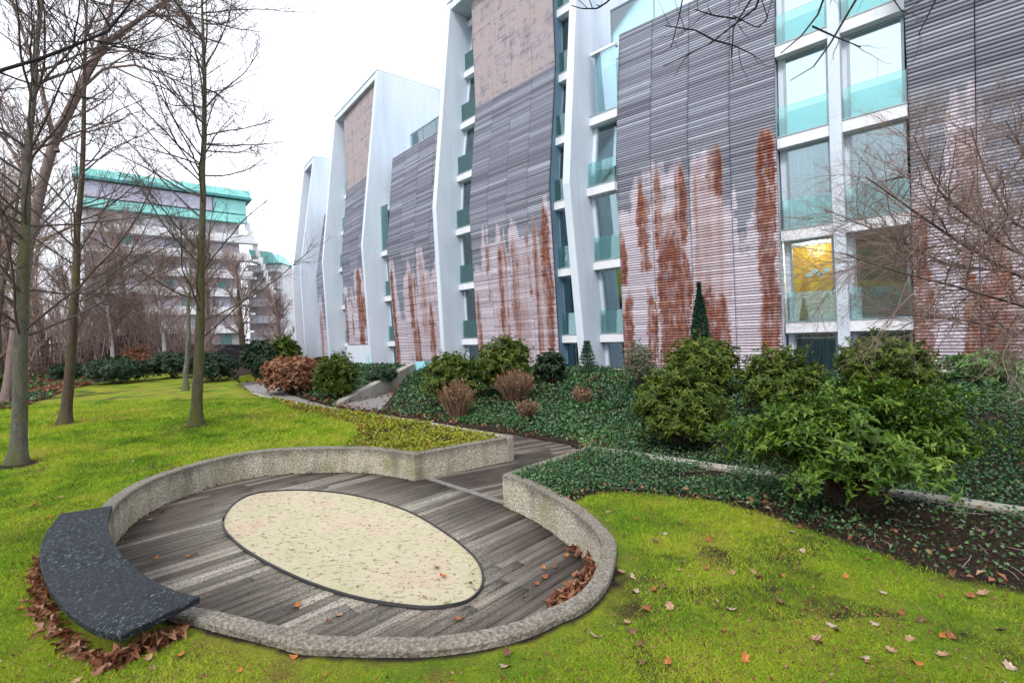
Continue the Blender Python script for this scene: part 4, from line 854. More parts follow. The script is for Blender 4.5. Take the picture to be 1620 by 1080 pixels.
def tree(name, pts, radii, specs, bark, twig, label, cat='tree', group=None, seed=1, flare=1.6, local_limbs=None, twig_level=1):
    rg = np.random.default_rng(seed); pts = np.array(pts, float); base = pts[0].copy()
    root = empty(name, tuple(base), label, cat, group)
    K = 18; d = np.r_[0, np.cumsum(np.linalg.norm(np.diff(pts, axis=0), axis=1))]; tt = np.linspace(0, d[-1], K)
    T = np.stack([np.interp(tt, d, pts[:, k]) for k in range(3)], 1); r = np.interp(tt, d, radii)
    T[1:-1, :2] += rg.normal(size=(K-2, 2))*.012
    fine = np.linspace(0, d[-1], 60); Tf = np.stack([np.interp(fine, tt, T[:, k]) for k in range(3)], 1); rf = np.interp(fine, tt, r)*(1+(flare-1)*np.exp(-fine/.16))
    Tf[0, 2] -= .05
    V, Q = tube_geo(Tf[None], rf[None], 14)
    ang = np.tile(np.arange(14)*2*pi/14, 60); hh = np.repeat(fine, 14); c = np.repeat(Tf, 14, axis=0)
    V = c+(V-c)*(1+.10*np.sin(ang*3+1)*np.exp(-hh/.25)+.10*(vn(ang*1.5, hh*4)-.5))[:, None]
    npmesh('trunk', V-base, Q, bark, root, smooth=True)
    trunk = T[None]; trad = r[None]
    if local_limbs is not None:
        LP = []; LR = []
        for lp, r0, r1 in local_limbs:
            lp = np.array(lp, float); dd = np.r_[0, np.cumsum(np.linalg.norm(np.diff(lp, axis=0), axis=1))]; q = np.linspace(0, dd[-1], K)
            LP.append(np.stack([np.interp(q, dd, lp[:, k]) for k in range(3)], 1)); LR.append(np.linspace(r0, r1, K))
        LP = np.array(LP); LR = np.array(LR)
        if specs and specs[0].get('onlimbs', False):      # each hanging limb with its own side twigs is one part
            for i in range(len(LP)):
                lv = crown(rg, LP[i:i+1], LR[i:i+1], [{k: q_ for k, q_ in s_.items() if k != 'onlimbs'} for s_ in specs])
                V, Q = join_geo([tube_geo(LP[i:i+1], LR[i:i+1], 7)]+[tube_geo(*l, 4) for l in lv]); npmesh('limb', V-base, Q, twig, root, smooth=True)
            return root, lv
        for i in range(len(LP)): V, Q = tube_geo(LP[i:i+1], LR[i:i+1], 7); npmesh('limb', V-base, Q, bark, root, smooth=True)
        if local_limbs is not None and specs and specs[0].get('onlimbs', False): trunk, trad = LP, LR
        else: trunk = np.concatenate([trunk, LP]); trad = np.concatenate([trad, LR])
    sp = [{k: v for k, v in s_.items() if k != 'onlimbs'} for s_ in specs]
    lv = crown(rg, trunk, trad, sp)
    a = [tube_geo(*l, s_) for l, s_ in zip(lv[:twig_level], (5, 4, 3))]; V, Q = join_geo(a); npmesh('branches', V-base, Q, twig, root, smooth=True)
    a = [tube_geo(*l, 3) for l in lv[twig_level:]]
    if a: V, Q = join_geo(a); npmesh('twigs', V-base, Q, twig, root)
    return root, lv
def at(px, py, Y): return atY(px, py, Y)

# ---- lawn trees
def lawn_tree(base, pts, rad, seed, label, bark, n1, twig=M_TWIG, L=2.2, group='bare young trees on the lawn'):
    b = place(*base); Y = b[1]; P = [b]+[at(x, y, Y+dy) for x, y, dy in pts]
    return tree('bare_tree', P, rad, [
        dict(per=n1, t0=.17, ang=(.75, 1.35), length=(L*.7, L*1.45), rad=.019, up=.0, wob=.085, K=10, lenfall=.42, arch=.045),
        dict(per=10, t0=.12, ang=(.45, .95), length=(.6, 1.4), rad=.0075, up=.06, wob=.12, K=7, lenfall=.45, arch=.02),
        dict(per=7, t0=.12, ang=(.4, 1.0), length=(.2, .6), rad=.0038, up=.04, wob=.15, K=4, lenfall=.3)],
        bark, twig, label, group=group, seed=seed, flare=1.7)
lawn_tree((28, 733), [(35, 480, 0), (43, 240, .1), (62, 60, .2), (72, -120, .3), (78, -260, .4)], [.092, .078, .045, .030, .018, .006], 11, 'nearest bare tree on the lawn, grey trunk at the left picture edge', M_BARKG, 54, L=2.6)
lawn_tree((103, 671), [(118, 480, 0), (125, 330, .1), (131, 240, .1), (136, 60, .2), (140, -60, .3)], [.105, .08, .056, .046, .028, .008], 12, 'bare brown-trunked tree with a flared foot, second from the left on the lawn', M_BARKB, 52, M_TWIG, L=2.7)
lawn_tree((311, 672), [(316, 480, 0), (320, 360, 0), (322, 240, .1), (321, 60, .2), (320, -90, .2)], [.108, .082, .060, .052, .03, .008], 13, 'straight bare tree with a mossy green trunk, in front of the grey building', M_BARK, 60, M_TWIG, L=2.7)
b4 = place(294, 618); tree('bare_tree', [b4, at(297, 540, b4[1]), at(300, 450, b4[1]), at(303, 380, b4[1])], [.09, .065, .04, .015],
     [dict(per=22, t0=.45, ang=(.5, 1.1), length=(1.2, 2.2), rad=.018, up=.3, wob=.1, K=7, lenfall=.5, arch=.03), dict(per=9, t0=.1, ang=(.4, .9), length=(.4, 1.), rad=.008, up=.1, wob=.13, K=5), dict(per=5, t0=.1, ang=(.4, .9), length=(.2, .5), rad=.005, up=.05, wob=.13, K=4)],
     M_BARKG, M_TWIGL, 'small bare tree standing just behind the mossy green trunk', group='bare young trees on the lawn', seed=14)
# ---- leaning tree behind
YL = 15.5; bl = at(8, 605, YL); bl[2] = gz(bl[0], bl[1])
limbs = [([at(118, 150, YL), at(165, 108, YL-.3), at(215, 103, YL-.6), at(262, 120, YL-.9), at(330, 150, YL-1.2)], .05, .014),
         ([at(118, 145, YL), at(150, 90, YL+.3), at(175, 20, YL+.5), at(190, -60, YL+.6)], .075, .03),
         ([at(165, 70, YL), at(205, 42, YL), at(250, 10, YL-.2), at(320, -30, YL-.4)], .085, .035),
         ([at(60, 320, YL), at(20, 240, YL+.3), at(-40, 150, YL+.5)], .07, .03),
         ([at(90, 240, YL), at(60, 120, YL+.5), at(25, 20, YL+.8), at(0, -60, YL+1)], .08, .035)]
tree('leaning_tree', [bl, at(40, 430, YL), at(58, 320, YL), at(85, 225, YL), at(125, 140, YL), at(170, 62, YL)], [.15, .14, .135, .13, .12, .08],
     [dict(per=11, t0=.25, ang=(.4, 1.2), length=(1.6, 3.6), rad=.035, up=.15, wob=.12, K=8, lenfall=.4, arch=.01), dict(per=9, t0=.1, ang=(.4, .9), length=(.8, 1.7), rad=.012, up=.05, wob=.13, K=6), dict(per=6, t0=.1, ang=(.4, 1.), length=(.3, .8), rad=.006, up=.05, wob=.14, K=4)],
     M_BARKP, M_TWIGL, 'big pinkish-barked tree leaning to the right behind the lawn trees', seed=21, local_limbs=limbs, flare=1.2)
# ---- trees beyond the fence
bt = [(-60, 470, 27, 8), (20, 300, 24, 11), (75, 330, 30, 12), (150, 330, 27, 9), (205, 350, 31, 10), (262, 380, 26, 7.5), (330, 400, 34, 9), (385, 420, 40, 9), (-20, 250, 20, 12), (110, 420, 23, 7), (180, 440, 25, 6), (235, 450, 29, 7), (445, 470, 55, 9), (0, 420, 22, 7)]
names = ['leafless tree behind the fence at far left', 'tall leafless tree behind the picket fence left of the leaning trunk', 'tall leafless tree behind the fence beside the leaning trunk', 'leafless tree behind the fence right of the second lawn tree', 'leafless tree in front of the left half of the grey building', 'slender white-stemmed birch against the grey building', 'leafless tree in front of the right half of the grey building', 'small leafless tree at the right corner of the grey building', 'tall leafless tree rising at the far left top corner', 'low twiggy tree behind the fence close to the brown-trunked tree', 'low twiggy tree over the fence, left of the birch', 'low twiggy tree over the fence next to the birch', 'distant brown tree between the grey building and the white fins', 'low twiggy tree behind the fence at the left edge']
for i, ((px, _, Y, H), lb) in enumerate(zip(bt, names)):
    p = at(px, 560, Y); p[2] = gz(p[0], p[1]) if Y < 45 else 0.; rgx = np.random.default_rng(60+i); lean = rgx.normal(size=2)*.06*H
    bir = 'birch' in lb; sc = Y/25
    tree('birch_tree' if bir else 'bare_tree', [p, p+(lean[0]*.3, lean[1]*.3, H*.3), p+(lean[0], lean[1], H*.85)], [.10*sc, .08*sc, .015*sc] if bir else [.17*sc, .12*sc, .02*sc],
         [dict(per=26, t0=.06, ang=(.4, 1.1), length=(H*.24, H*.5), rad=.035*sc, up=.35, wob=.1, K=7, lenfall=.5, arch=.02),
          dict(per=12, t0=.1, ang=(.3, .9), length=(H*.10, H*.22), rad=.013*sc, up=.15, wob=.12, K=5), dict(per=7, t0=.1, ang=(.3, .9), length=(H*.05, H*.11), rad=.0085*sc, up=.1, wob=.12, K=4)],
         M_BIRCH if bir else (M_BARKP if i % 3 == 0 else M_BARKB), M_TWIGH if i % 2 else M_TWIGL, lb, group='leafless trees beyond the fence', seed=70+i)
# ---- overhanging branches near the camera
tree('overhanging_tree', [(-5.6, 2.2, 0), (-5.5, 2.3, 2.5), (-5.3, 2.4, 5)], [.2, .16, .12],
     [dict(per=6, t0=.3, ang=(.5, 1.0), length=(.5, 1.1), rad=.007, up=.05, wob=.16, K=7, lenfall=.4, onlimbs=True), dict(per=5, t0=.1, ang=(.4, .9), length=(.15, .45), rad=.0035, up=.05, wob=.18, K=5)],
     M_TWIGB, M_TWIGB, 'dark branch reaching in from the left edge across the top left corner', seed=31, flare=1.3,
     local_limbs=[([(-5.5, 2.3, 2.6), at(-140, 170, 3.0), at(0, 112, 3.3), at(60, 95, 3.35), at(100, 75, 3.4), at(155, 65, 3.45), at(183, 38, 3.5), at(215, -8, 3.5), at(260, -80, 3.5)], .022, .006),
                  ([at(155, 65, 3.45), at(200, 72, 3.5), at(240, 92, 3.5), at(280, 97, 3.55)], .006, .003)])
def tp(*a): return [at(x, y, Y) for x, y, Y in a]
tree('overhanging_tree', [(3.4, -2.2, 0), (3.3, -1.9, 3), (3.0, -1.0, 6)], [.22, .18, .12],
     [dict(per=3, t0=.5, ang=(.5, 1.1), length=(.12, .4), rad=.004, up=-.1, wob=.16, K=7, lenfall=.3, onlimbs=True), dict(per=1, t0=.3, ang=(.4, 1.), length=(.08, .22), rad=.0025, up=-.05, wob=.18, K=5)],
     M_TWIGB, M_TWIGB, 'dark bare twigs hanging down into the top right of the view', seed=32, flare=1.3,
     local_limbs=[([(3.0, -1.0, 6), (2.4, 1.5, 5.4), *tp((1240, -120, 3.), (1212, 0, 3.2), (1168, 35, 3.2), (1130, 64, 3.25), (1102, 85, 3.3), (1070, 108, 3.3), (1050, 105, 3.3))], .034, .0035),
                  (tp((1225, -60, 3.1), (1160, 45, 3.2), (1158, 90, 3.2)), .009, .0035), (tp((1130, 64, 3.2), (1160, 72, 3.2), (1192, 87, 3.2)), .0065, .003), (tp((1130, 64, 3.2), (1100, 48, 3.2), (1052, 41, 3.2)), .0065, .003),
                  (tp((1165, 30, 3.2), (1130, 25, 3.2), (1098, 15, 3.2)), .0065, .003), (tp((1160, 25, 3.2), (1198, 45, 3.2), (1215, 30, 3.2), (1205, 0, 3.2), (1190, -30, 3.2)), .006, .003),
                  (tp((1085, -30, 3.2), (1075, 25, 3.2), (1062, 75, 3.2)), .006, .003),
                  ([(2.4, 1.5, 5.4), *tp((1330, -110, 2.9), (1305, 0, 3.), (1285, 42, 3.), (1262, 62, 3.), (1235, 85, 3.))], .026, .0035), (tp((1285, 42, 3.), (1320, 58, 3.), (1362, 75, 3.)), .0065, .003),
                  ([(2.4, 1.5, 5.4), *tp((1390, -60, 3.), (1345, 15, 3.1), (1310, 75, 3.1), (1280, 115, 3.1), (1250, 128, 3.1))], .022, .0035), (tp((1400, -20, 3.), (1428, 20, 3.), (1470, -5, 3.)), .004, .003), (tp((1500, -40, 3.), (1478, 5, 3.), (1453, 55, 3.)), .0065, .003),
                  (tp((990, -40, 3.), (963, 2, 3.), (945, 14, 3.), (920, 14, 3.), (904, 9, 3.)), .007, .0035)])
# ---- bare shrub at the right edge
tk = np.array([6.3, 5.2, gz(6.3, 5.2)])
tree('bare_shrub', [tk, tk+(-.15, -.05, .8), tk+(-.2, 0, 1.6), tk+(0, 0, 2.9)], [.10, .08, .06, .03],
     [dict(per=22, t0=.08, ang=(.35, 1.0), length=(.5, 1.4), rad=.008, up=.02, wob=.13, K=8, lenfall=.42), dict(per=13, t0=.08, ang=(.35, 1.0), length=(.25, .75), rad=.0048, up=.02, wob=.16, K=6), dict(per=5, t0=.1, ang=(.4, 1.), length=(.1, .32), rad=.0032, up=.02, wob=.16, K=4)],
     simple('grey_brown_bark', (.12, .085, .08), .9, .1, .3, 12), M_TWIGL, 'leafless reddish-twigged shrub spreading in from the right edge before the timber panel', cat='shrub', seed=33, flare=1.2,
     local_limbs=[(tp((1790, 540, 5.2), (1690, 470, 5.), (1600, 430, 4.9), (1520, 385, 4.8), (1440, 330, 4.7), (1370, 280, 4.6)), .03, .006), (tp((1790, 480, 5.2), (1690, 400, 5.2), (1600, 350, 5.1), (1560, 280, 5.1), (1535, 200, 5.1)), .03, .006),
                  (tp((1790, 540, 5.2), (1640, 490, 4.8), (1520, 455, 4.5), (1420, 430, 4.3), (1330, 400, 4.2)), .024, .004), (tp((1700, 440, 5.), (1590, 390, 4.8), (1490, 310, 4.6), (1445, 215, 4.5)), .02, .004),
                  (tp((1790, 580, 5.2), (1640, 530, 4.9), (1520, 505, 4.7), (1400, 495, 4.5)), .02, .004), (tp((1790, 450, 5.2), (1680, 330, 5.3), (1620, 240, 5.3), (1590, 190, 5.3)), .02, .005),
                  (tp((1600, 430, 4.9), (1500, 420, 5.1), (1400, 370, 5.2), (1300, 330, 5.2)), .014, .003), (tp((1520, 385, 4.8), (1420, 400, 4.9), (1330, 430, 4.9), (1270, 440, 4.9)), .01, .003)])

# trees on the other side of the garden, behind the viewer: they darken and draw in the window panes
for i, (x, y, H, lb) in enumerate(((-9, -9, 13, 'tall leafless tree behind the viewer on the left, seen mirrored in the panes'), (3, -12, 14, 'tall leafless tree straight behind the viewer, seen mirrored in the panes'), (12, -8, 13, 'tall leafless tree behind the viewer on the right, seen mirrored in the panes'), (21, -6, 12, 'leafless tree at the far right behind the viewer, seen mirrored in the panes'))):
    tree('bare_tree', [(x, y, 0), (x+.3, y, H*.4), (x+.1, y+.3, H*.9)], [.22, .16, .03],
         [dict(per=26, t0=.2, ang=(.5, 1.1), length=(H*.2, H*.4), rad=.05, up=.3, wob=.1, K=7, lenfall=.5), dict(per=9, t0=.1, ang=(.3, .9), length=(H*.09, H*.18), rad=.02, up=.1, wob=.12, K=5), dict(per=5, t0=.1, ang=(.3, .9), length=(H*.04, H*.08), rad=.01, wob=.12, K=4)],
         M_BARKB, M_TWIG, lb, group='leafless trees mirrored in the window panes', seed=200+i)
# ============================================================ bushes
def bush(name, base, r, h, n, L, Wd, m, label, cat='shrub', group=None, seed=1, whorl=7, lump=.24, zc=.52, cover=0.12, stems=26, inner=.5, stemm=None, hole_=.36, up=.5, spread=(.8, 1.25), fine=True, droop=.2, squash=None, tall=1.):
    rg = np.random.default_rng(seed); base = np.array(base, float); root = empty(name, tuple(base), label, cat, group)
    rx, ry = (r, r) if np.isscalar(r) else r
    d = nrm(rg.normal(size=(n*2, 3))); d = d[d[:, 2] > -.75][:n]; n = len(d)
    q = inner+(1-inner)*rg.random(n)**.55; lm = 1+lump*(fbm(d[:, 0]*2.3+seed, d[:, 1]*2.3, d[:, 2]*2.3+seed, 3)-.5)*2+.10*rg.normal(size=n)*(q > .8)
    hole = fbm(d[:, 0]*3.4+seed*3, d[:, 1]*3.4, d[:, 2]*3.4, 2); q = np.where(hole < hole_, q*.6, q); C = d*(q*lm)[:, None]*np.array([rx, ry, h*(1-zc)]); C[:, 2] = np.where(d[:, 2] < 0, d[:, 2]*(q*lm)*h*(zc-cover), C[:, 2]); C[:, 2] += h*zc
    C = C[C[:, 2] > .03]; dd = nrm(C-np.array([0, 0, h*zc*.8])); n = len(C)
    ax = nrm(dd*.7+np.array([0, 0, up])+rg.normal(size=(n, 3))*.3)
    rv = nrm(np.cross(ax, rg.normal(size=(n, 3)))); bv_ = np.cross(ax, rv); P = []; D = []; NN = []
    for k in range(whorl):
        th = 2*pi*k/whorl+rg.random(n)*.5; el = spread[0]+(spread[1]-spread[0])*rg.random(n)
        D.append(ax*np.cos(el)[:, None]+(rv*np.cos(th)[:, None]+bv_*np.sin(th)[:, None])*np.sin(el)[:, None]); P.append(C+ax*rg.normal(size=(n, 1))*L*.15); NN.append(ax)
    P, D, NN = np.concatenate(P), np.concatenate(D), np.concatenate(NN); m_ = len(P); kp = rg.random(m_) < .86; kpi = np.nonzero(kp)[0]; D = D+rg.normal(size=D.shape)*.22
    V, T, k = leaf_geo(P, D, NN, L*.88*(.5+.8*rg.random(m_)), Wd*(.7+.5*rg.random(m_)), droop=droop, fine=fine)
    cr = np.tile(rg.random(n)*.5, whorl); rnd = np.clip(cr+.5*rg.random(m_), 0, 1)
    npmesh('foliage', V, T, m, root, attrs={'rnd': np.repeat(rnd, k)})
    tip = C[rg.choice(n, min(n, stems), replace=False)]*.92; s0 = np.concatenate([rg.normal(size=(len(tip), 2))*rx*.07, np.full((len(tip), 1), -.06)], 1); t = np.linspace(0, 1, 7)[None, :, None]
    mid = (s0+tip)/2; mid[:, :2] *= .55
    PL = (1-t)**2*s0[:, None]+2*t*(1-t)*mid[:, None]+t*t*tip[:, None]; PL[:, 1:-1] += rg.normal(size=PL[:, 1:-1].shape)*.015*h
    V, Q = tube_geo(PL, np.full(len(tip), .011*max(h, .6))[:, None]*np.linspace(1, .3, 7)[None], 5); npmesh('stems', V, Q, stemm or M_BARKB, root, smooth=True)
    return root
def wpx(w, Y): return w*Y/770
SHR = 'evergreen shrubs on the ivy bank'
def bpx(name, x0, x1, ytop, base, m, label, n, L, Wd, seed, depth=.9, **k):
    p = place((x0+x1)/2, base); Y = p[1]; r = wpx(x1-x0, Y)/2; h = at((x0+x1)/2, ytop, Y)[2]-p[2]
    return bush(name, p, (r*.92, r*depth), h, n, L, Wd, m, label, seed=seed, **k)
bpx('rhododendron', 1185, 1505, 612, 806, M_RHOBR, 'largest rhododendron, bright green, standing in the soil bed in front of the kerb', 5000, .076, .028, 41, hole_=.49, depth=.8, lump=.85, zc=.60, cover=.20, inner=.35, stems=130, whorl=6, droop=.4, spread=(.45, 1.5))
bpx('rhododendron', 1003, 1148, 585, 706, M_RHODO, 'rounded olive-green rhododendron just behind the kerb, left of the largest one', 1900, .10, .032, 42, lump=.3, zc=.5, cover=.03, group=SHR)
bpx('rhododendron', 1052, 1168, 534, 628, M_RHODO, 'dark round rhododendron below the slim cypress', 1300, .12, .04, 43, group=SHR, cover=.03)
bpx('rhododendron', 1175, 1300, 552, 660, M_RHODO, 'wide low rhododendron behind the left half of the largest one', 1200, .11, .036, 44, group=SHR, cover=.03)
bpx('rhododendron', 1330, 1472, 532, 640, M_RHODO, 'rounded rhododendron under the right-hand window bay', 1400, .11, .036, 45, group=SHR, cover=.03)
bpx('laurel_shrub', 1505, 1612, 560, 605, M_LAUR, 'small light green laurel against the near timber panel', 170, .17, .05, 46, cover=.03, lump=.6, zc=.6, stems=14)
bpx('olive_shrub', 984, 1042, 540, 612, M_OLIVE, 'loose grey-green shrub at the foot of the widest timber panel', 800, .07, .02, 47, cover=.05, lump=.4, inner=.2, spread=(.3, 1.1))
bpx('rhododendron', 755, 845, 536, 622, M_RHODO, 'tallest rhododendron in front of the middle timber panel', 1500, .12, .042, 48, group=SHR, cover=.02)
bpx('rhododendron', 668, 768, 560, 640, M_RHODO, 'spreading rhododendron beside the pale cyan wall', 1300, .12, .042, 49, group=SHR, cover=.02, lump=.45)
bpx('evergreen_shrub', 846, 896, 556, 606, M_DKGRN, 'small dark evergreen shrub under the narrow window bay', 600, .12, .045, 50, group=SHR, cover=.02, lump=.5)
bpx('evergreen_shrub', 500, 566, 560, 632, M_RHODO, 'bushy green shrub left of the wedge wall', 1500, .12, .045, 51, cover=.02)
bpx('evergreen_shrub', 585, 628, 583, 607, M_DKGRN, 'low dark shrub between the wedge wall and the terrace edge', 700, .12, .05, 52, cover=.02)
bpx('hydrangea', 415, 512, 565, 620, M_BROWNH, 'wide hydrangea with dead brown flower heads beside the path', 1300, .11, .10, 53, cover=.02, whorl=6, inner=.6, fine=False, spread=(.5, 1.5))
bpx('evergreen_shrub', 400, 448, 562, 606, M_DKGRN, 'dark low shrub at the bend of the path, left of the brown hydrangea', 800, .12, .05, 54, cover=.02)
bpx('evergreen_shrub', 425, 476, 535, 592, M_RHODO, 'green shrub by the foot of the far white tower', 800, .2, .08, 55, cover=.02)
bpx('evergreen_shrub', 385, 435, 540, 592, M_DKGRN, 'dark round shrub where the path disappears', 800, .2, .08, 56, cover=.02)
bpx('yew_shrub', 300, 374, 556, 603, M_DKGRN, 'round dark yew right of the mossy green trunk', 1500, .12, .045, 57, cover=.0)
bpx('yew_shrub', 240, 305, 558, 598, M_DKGRN, 'dark yew left of the mossy green trunk', 1200, .12, .045, 58, cover=.0)
bpx('yew_shrub', 143, 225, 568, 606, M_DKGRN, 'dark spreading yew right of the brown-trunked tree', 1300, .14, .045, 59, cover=.0, lump=.5)
bpx('yew_shrub', 84, 130, 575, 602, M_DKGRN, 'small dark yew behind the brown-trunked tree', 600, .14, .045, 60, cover=.0)
bpx('evergreen_shrub', -22, 22, 596, 634, M_RHODO, 'small green shrub cut by the left picture edge', 500, .11, .04, 61, cover=.0)
bpx('barberry_shrub', 190, 245, 545, 592, M_BROWNH, 'reddish-brown leafless shrub before the picket fence', 500, .12, .05, 62, cover=.0, inner=.2)
def drygrass(px0, px1, ytop, base, label, seed, n=420, m=M_DRYG):
    p = place((px0+px1)/2, base); Y = p[1]; r = wpx(px1-px0, Y)/2; h = at(px0, ytop, Y)[2]-p[2]; rg = np.random.default_rng(seed)
    root = empty('dead_perennial', tuple(p), label, 'dead plant', 'dry brown plants on the ivy bank')
    a = rg.random(n)*2*pi; q = rg.random(n)**.6; s0 = np.stack([np.cos(a)*q*r*.3, np.sin(a)*q*r*.3, np.zeros(n)-.03], 1); tip = np.stack([np.cos(a)*q*r, np.sin(a)*q*r, h*(1.05-.3*q*q)*(.6+.5*rg.random(n))], 1)
    t = np.linspace(0, 1, 5)[None, :, None]; mid = (s0+tip)/2+np.array([0, 0, h*.15]); PL = (1-t)**2*s0[:, None]+2*t*(1-t)*mid[:, None]+t*t*tip[:, None]; PL[:, 1:] += rg.normal(size=PL[:, 1:].shape)*.02*h
    V, Q = tube_geo(PL, np.full((n, 5), .0055), 3); npmesh('stalks', V, Q, m, root, attrs={'rnd': np.repeat(rg.random(n), 15)})
    mm = int(n*.7); i = rg.integers(0, n, mm); P = PL[i, 4]+rg.normal(size=(mm, 3))*.03; V, T, k = leaf_geo(P, rg.normal(size=(mm, 3)), rg.normal(size=(mm, 3)), .035+.03*rg.random(mm), .02+.02*rg.random(mm), fine=False)
    npmesh('dry_flowerheads', V, T, M_BROWNH if seed % 2 else m, root, attrs={'rnd': np.repeat(rg.random(mm), k)})['kind'] = 'stuff'
drygrass(692, 756, 607, 662, 'dry brown clump of stalks nearest the boardwalk end', 71)
drygrass(780, 850, 590, 636, 'reddish dry clump below the tallest rhododendron', 73, 520)
drygrass(815, 855, 636, 664, 'small dry clump low on the ivy bank', 72, 240)
drygrass(903, 938, 614, 640, 'thin dry clump in the middle of the ivy bank', 75, 140)
# conifers
def conifer(px, x0, x1, ytop, base, m, label, n, seed, layered, L=.09):
    p = place(px, base); Y = p[1]; r = wpx(x1-x0, Y)/2; h = at(px, ytop, Y)[2]-p[2]; rg = np.random.default_rng(seed); root = empty('fir_tree' if layered else 'cypress_tree', tuple(p), label, 'conifer')
    V, Q = tube_geo(np.array([[[0, 0, -.05], [0, 0, h*.5], [0, 0, h*.97]]]), np.array([[.035, .02, .004]])*h, 6); npmesh('trunk', V, Q, M_BARKB, root, smooth=True)
    t = rg.random(n); a = rg.random(n)*2*pi
    if layered:
        k = 9; lay = np.floor(t*k)/k+.03; nb = 7; a = np.floor(a/(2*pi)*nb)*2*pi/nb+lay*5+rg.normal(size=n)*.12; q = rg.random(n)**.7
        rr = r*(1-lay)**.9*q; P = np.stack([np.cos(a)*rr, np.sin(a)*rr, h*(.06+.94*lay)+rr*.25+rg.normal(size=n)*.012], 1)
    else:
        rr = r*np.sin(np.clip(.15+t*.95, 0, 1)**.75*pi)**.7*(.6+.5*rg.random(n))*(1+.35*(vn(a*2, t*6)-.5)); P = np.stack([np.cos(a)*rr, np.sin(a)*rr, h*t], 1)
    D = np.stack([np.cos(a)*.7, np.sin(a)*.7, np.full(n, .2 if layered else 1.2)], 1)+rg.normal(size=(n, 3))*.35
    V, T, k = leaf_geo(P, D, rg.normal(size=(n, 3)), L*(.6+.6*rg.random(n)), np.full(n, L*.22), fine=False); npmesh('foliage', V, T, m, root, attrs={'rnd': np.repeat(rg.random(n), k)})
conifer(1110, 1097, 1123, 450, 597, M_CONI, 'slim dark green cypress rising in front of the widest timber panel', 5000, 81, False, .1)
conifer(930, 913, 947, 538, 592, M_FIR, 'tiny light green fir below the tall white fin', 2600, 82, True, .09)

# ============================================================ ground cover, grass, litter
def scatter(poly, dens, rg, ymax=30, ymin=1.5):
    P = np.asarray(poly); lo, hi = P.min(0), P.max(0); lo = np.maximum(lo, (-30, ymin)); hi = np.minimum(hi, (20, ymax)); n = int((hi-lo).prod()*dens)
    p = lo+(hi-lo)*rg.random((n, 2)); p = p[inpoly(p[:, 0], p[:, 1], P)]; return p[(np.abs(p[:, 0]) < p[:, 1]*1.12+.6)]
def cover(name, p, L, Wd, m, label, seed, hgt=.05, flat=.6, cat=None, fine=False, zfn=None, dr=.2):
    rg = np.random.default_rng(seed); n = len(p); z = (zfn or ground_z)(p[:, 0], p[:, 1])
    P = np.concatenate([p, (z+hgt*rg.random(n)*(.4+1.2*fbm(p[:, 0]*1.5, p[:, 1]*1.5)))[:, None]], 1); NN = nrm(np.array([0, 0, 1.])+rg.normal(size=(n, 3))*flat); D = nrm(np.cross(NN, rg.normal(size=(n, 3))))
    sz = np.clip(P[:, 1]/9, .8, 2.2)
    V, T, k = leaf_geo(P, D, NN, L*(.6+.7*rg.random(n))*sz, Wd*(.7+.5*rg.random(n))*sz, fine=fine, droop=dr)
    pr = np.clip(.25+rg.normal(size=n)*.22+.5*fbm(p[:, 0]*.8+3, p[:, 1]*.8), 0, 1)
    return tag(npmesh(name, V, T, m, attrs={'rnd': np.repeat(pr, k)}), label, kind='stuff')
rg = np.random.default_rng(91)
bank = np.array([*toe, (-22, 34), *terr[1:], (20, 8)])
p = scatter(bank, 1050, rg, 24); far = p[:, 1] > 12; p = p[~far | (rg.random(len(p)) < .35)]
p = p[~inpoly(p[:, 0], p[:, 1], ramp_poly) & (pdist(p[:, 0], p[:, 1], np.array([*ramp_poly, ramp_poly[0]])) > .16)]
def thin(p, rg, keep_noise=.42, sc=1.6): f = fbm(p[:, 0]*sc, p[:, 1]*sc); return p[f+rg.normal(size=len(p))*.05 > keep_noise]
dt = pdist(p[:, 0], p[:, 1], toe2); p = p[(dt > .12) & ((dt > .5) | (rg.random(len(p)) < dt*2))]
cover('ivy', thin(p, rg, .27), .058, .046, M_IVY, 'dark green ivy covering the bank in front of the building', 1, .10, .7)
p = scatter(bedR, 2900, rg, 12); d = pdist(p[:, 0], p[:, 1], kerbF); bx = place(1300, 800)
w = 1-ss(bx[0]-.6, bx[0]+.5, p[:, 0]-.35*(p[:, 1]-bx[1])); e = pdist(p[:, 0], p[:, 1], lawn_edge_R)
p = p[(rg.random(len(p)) < np.maximum(w, .10*(d > .2)+.35*np.exp(-(d/.25)**2))) & (e > .08)]
cover('ivy_bed', thin(p, rg, .28, 2.2), .044, .034, M_IVY, 'dark ivy in the bed between the curved rim and the kerb', 2, .09, .7)
p = scatter(planter_poly, 1500, rg, 18); p = p[pdist(p[:, 0], p[:, 1], planter_in) > .12]
f = ss(-6.5, -3.5, p[:, 0]); p = p[rg.random(len(p)) < .35+.65*f]
cover('sedum_bed', thin(p, rg, .30, 2.5),   .055, .042, M_SEDUM, 'yellow-green and reddish sedum filling the pointed planter', 3, .07, .9)
bankL = np.array([*lawn_edge_L, (-20, 34), (-40, 34)])
p = scatter(bankL, 160, rg, 34); cover('ivy_patch', thin(p, rg, .52, .5), .07, .055, M_IVY, 'patches of dark ivy on the leaf-strewn bank at the back left', 4, .10, .6)
p = scatter(bankL, 110, rg, 34); cover('leaf_litter', p, .09, .06, M_LITTER, 'scattered dead leaves on the bank in front of the picket fence', 5, .04, .5, fine=True)
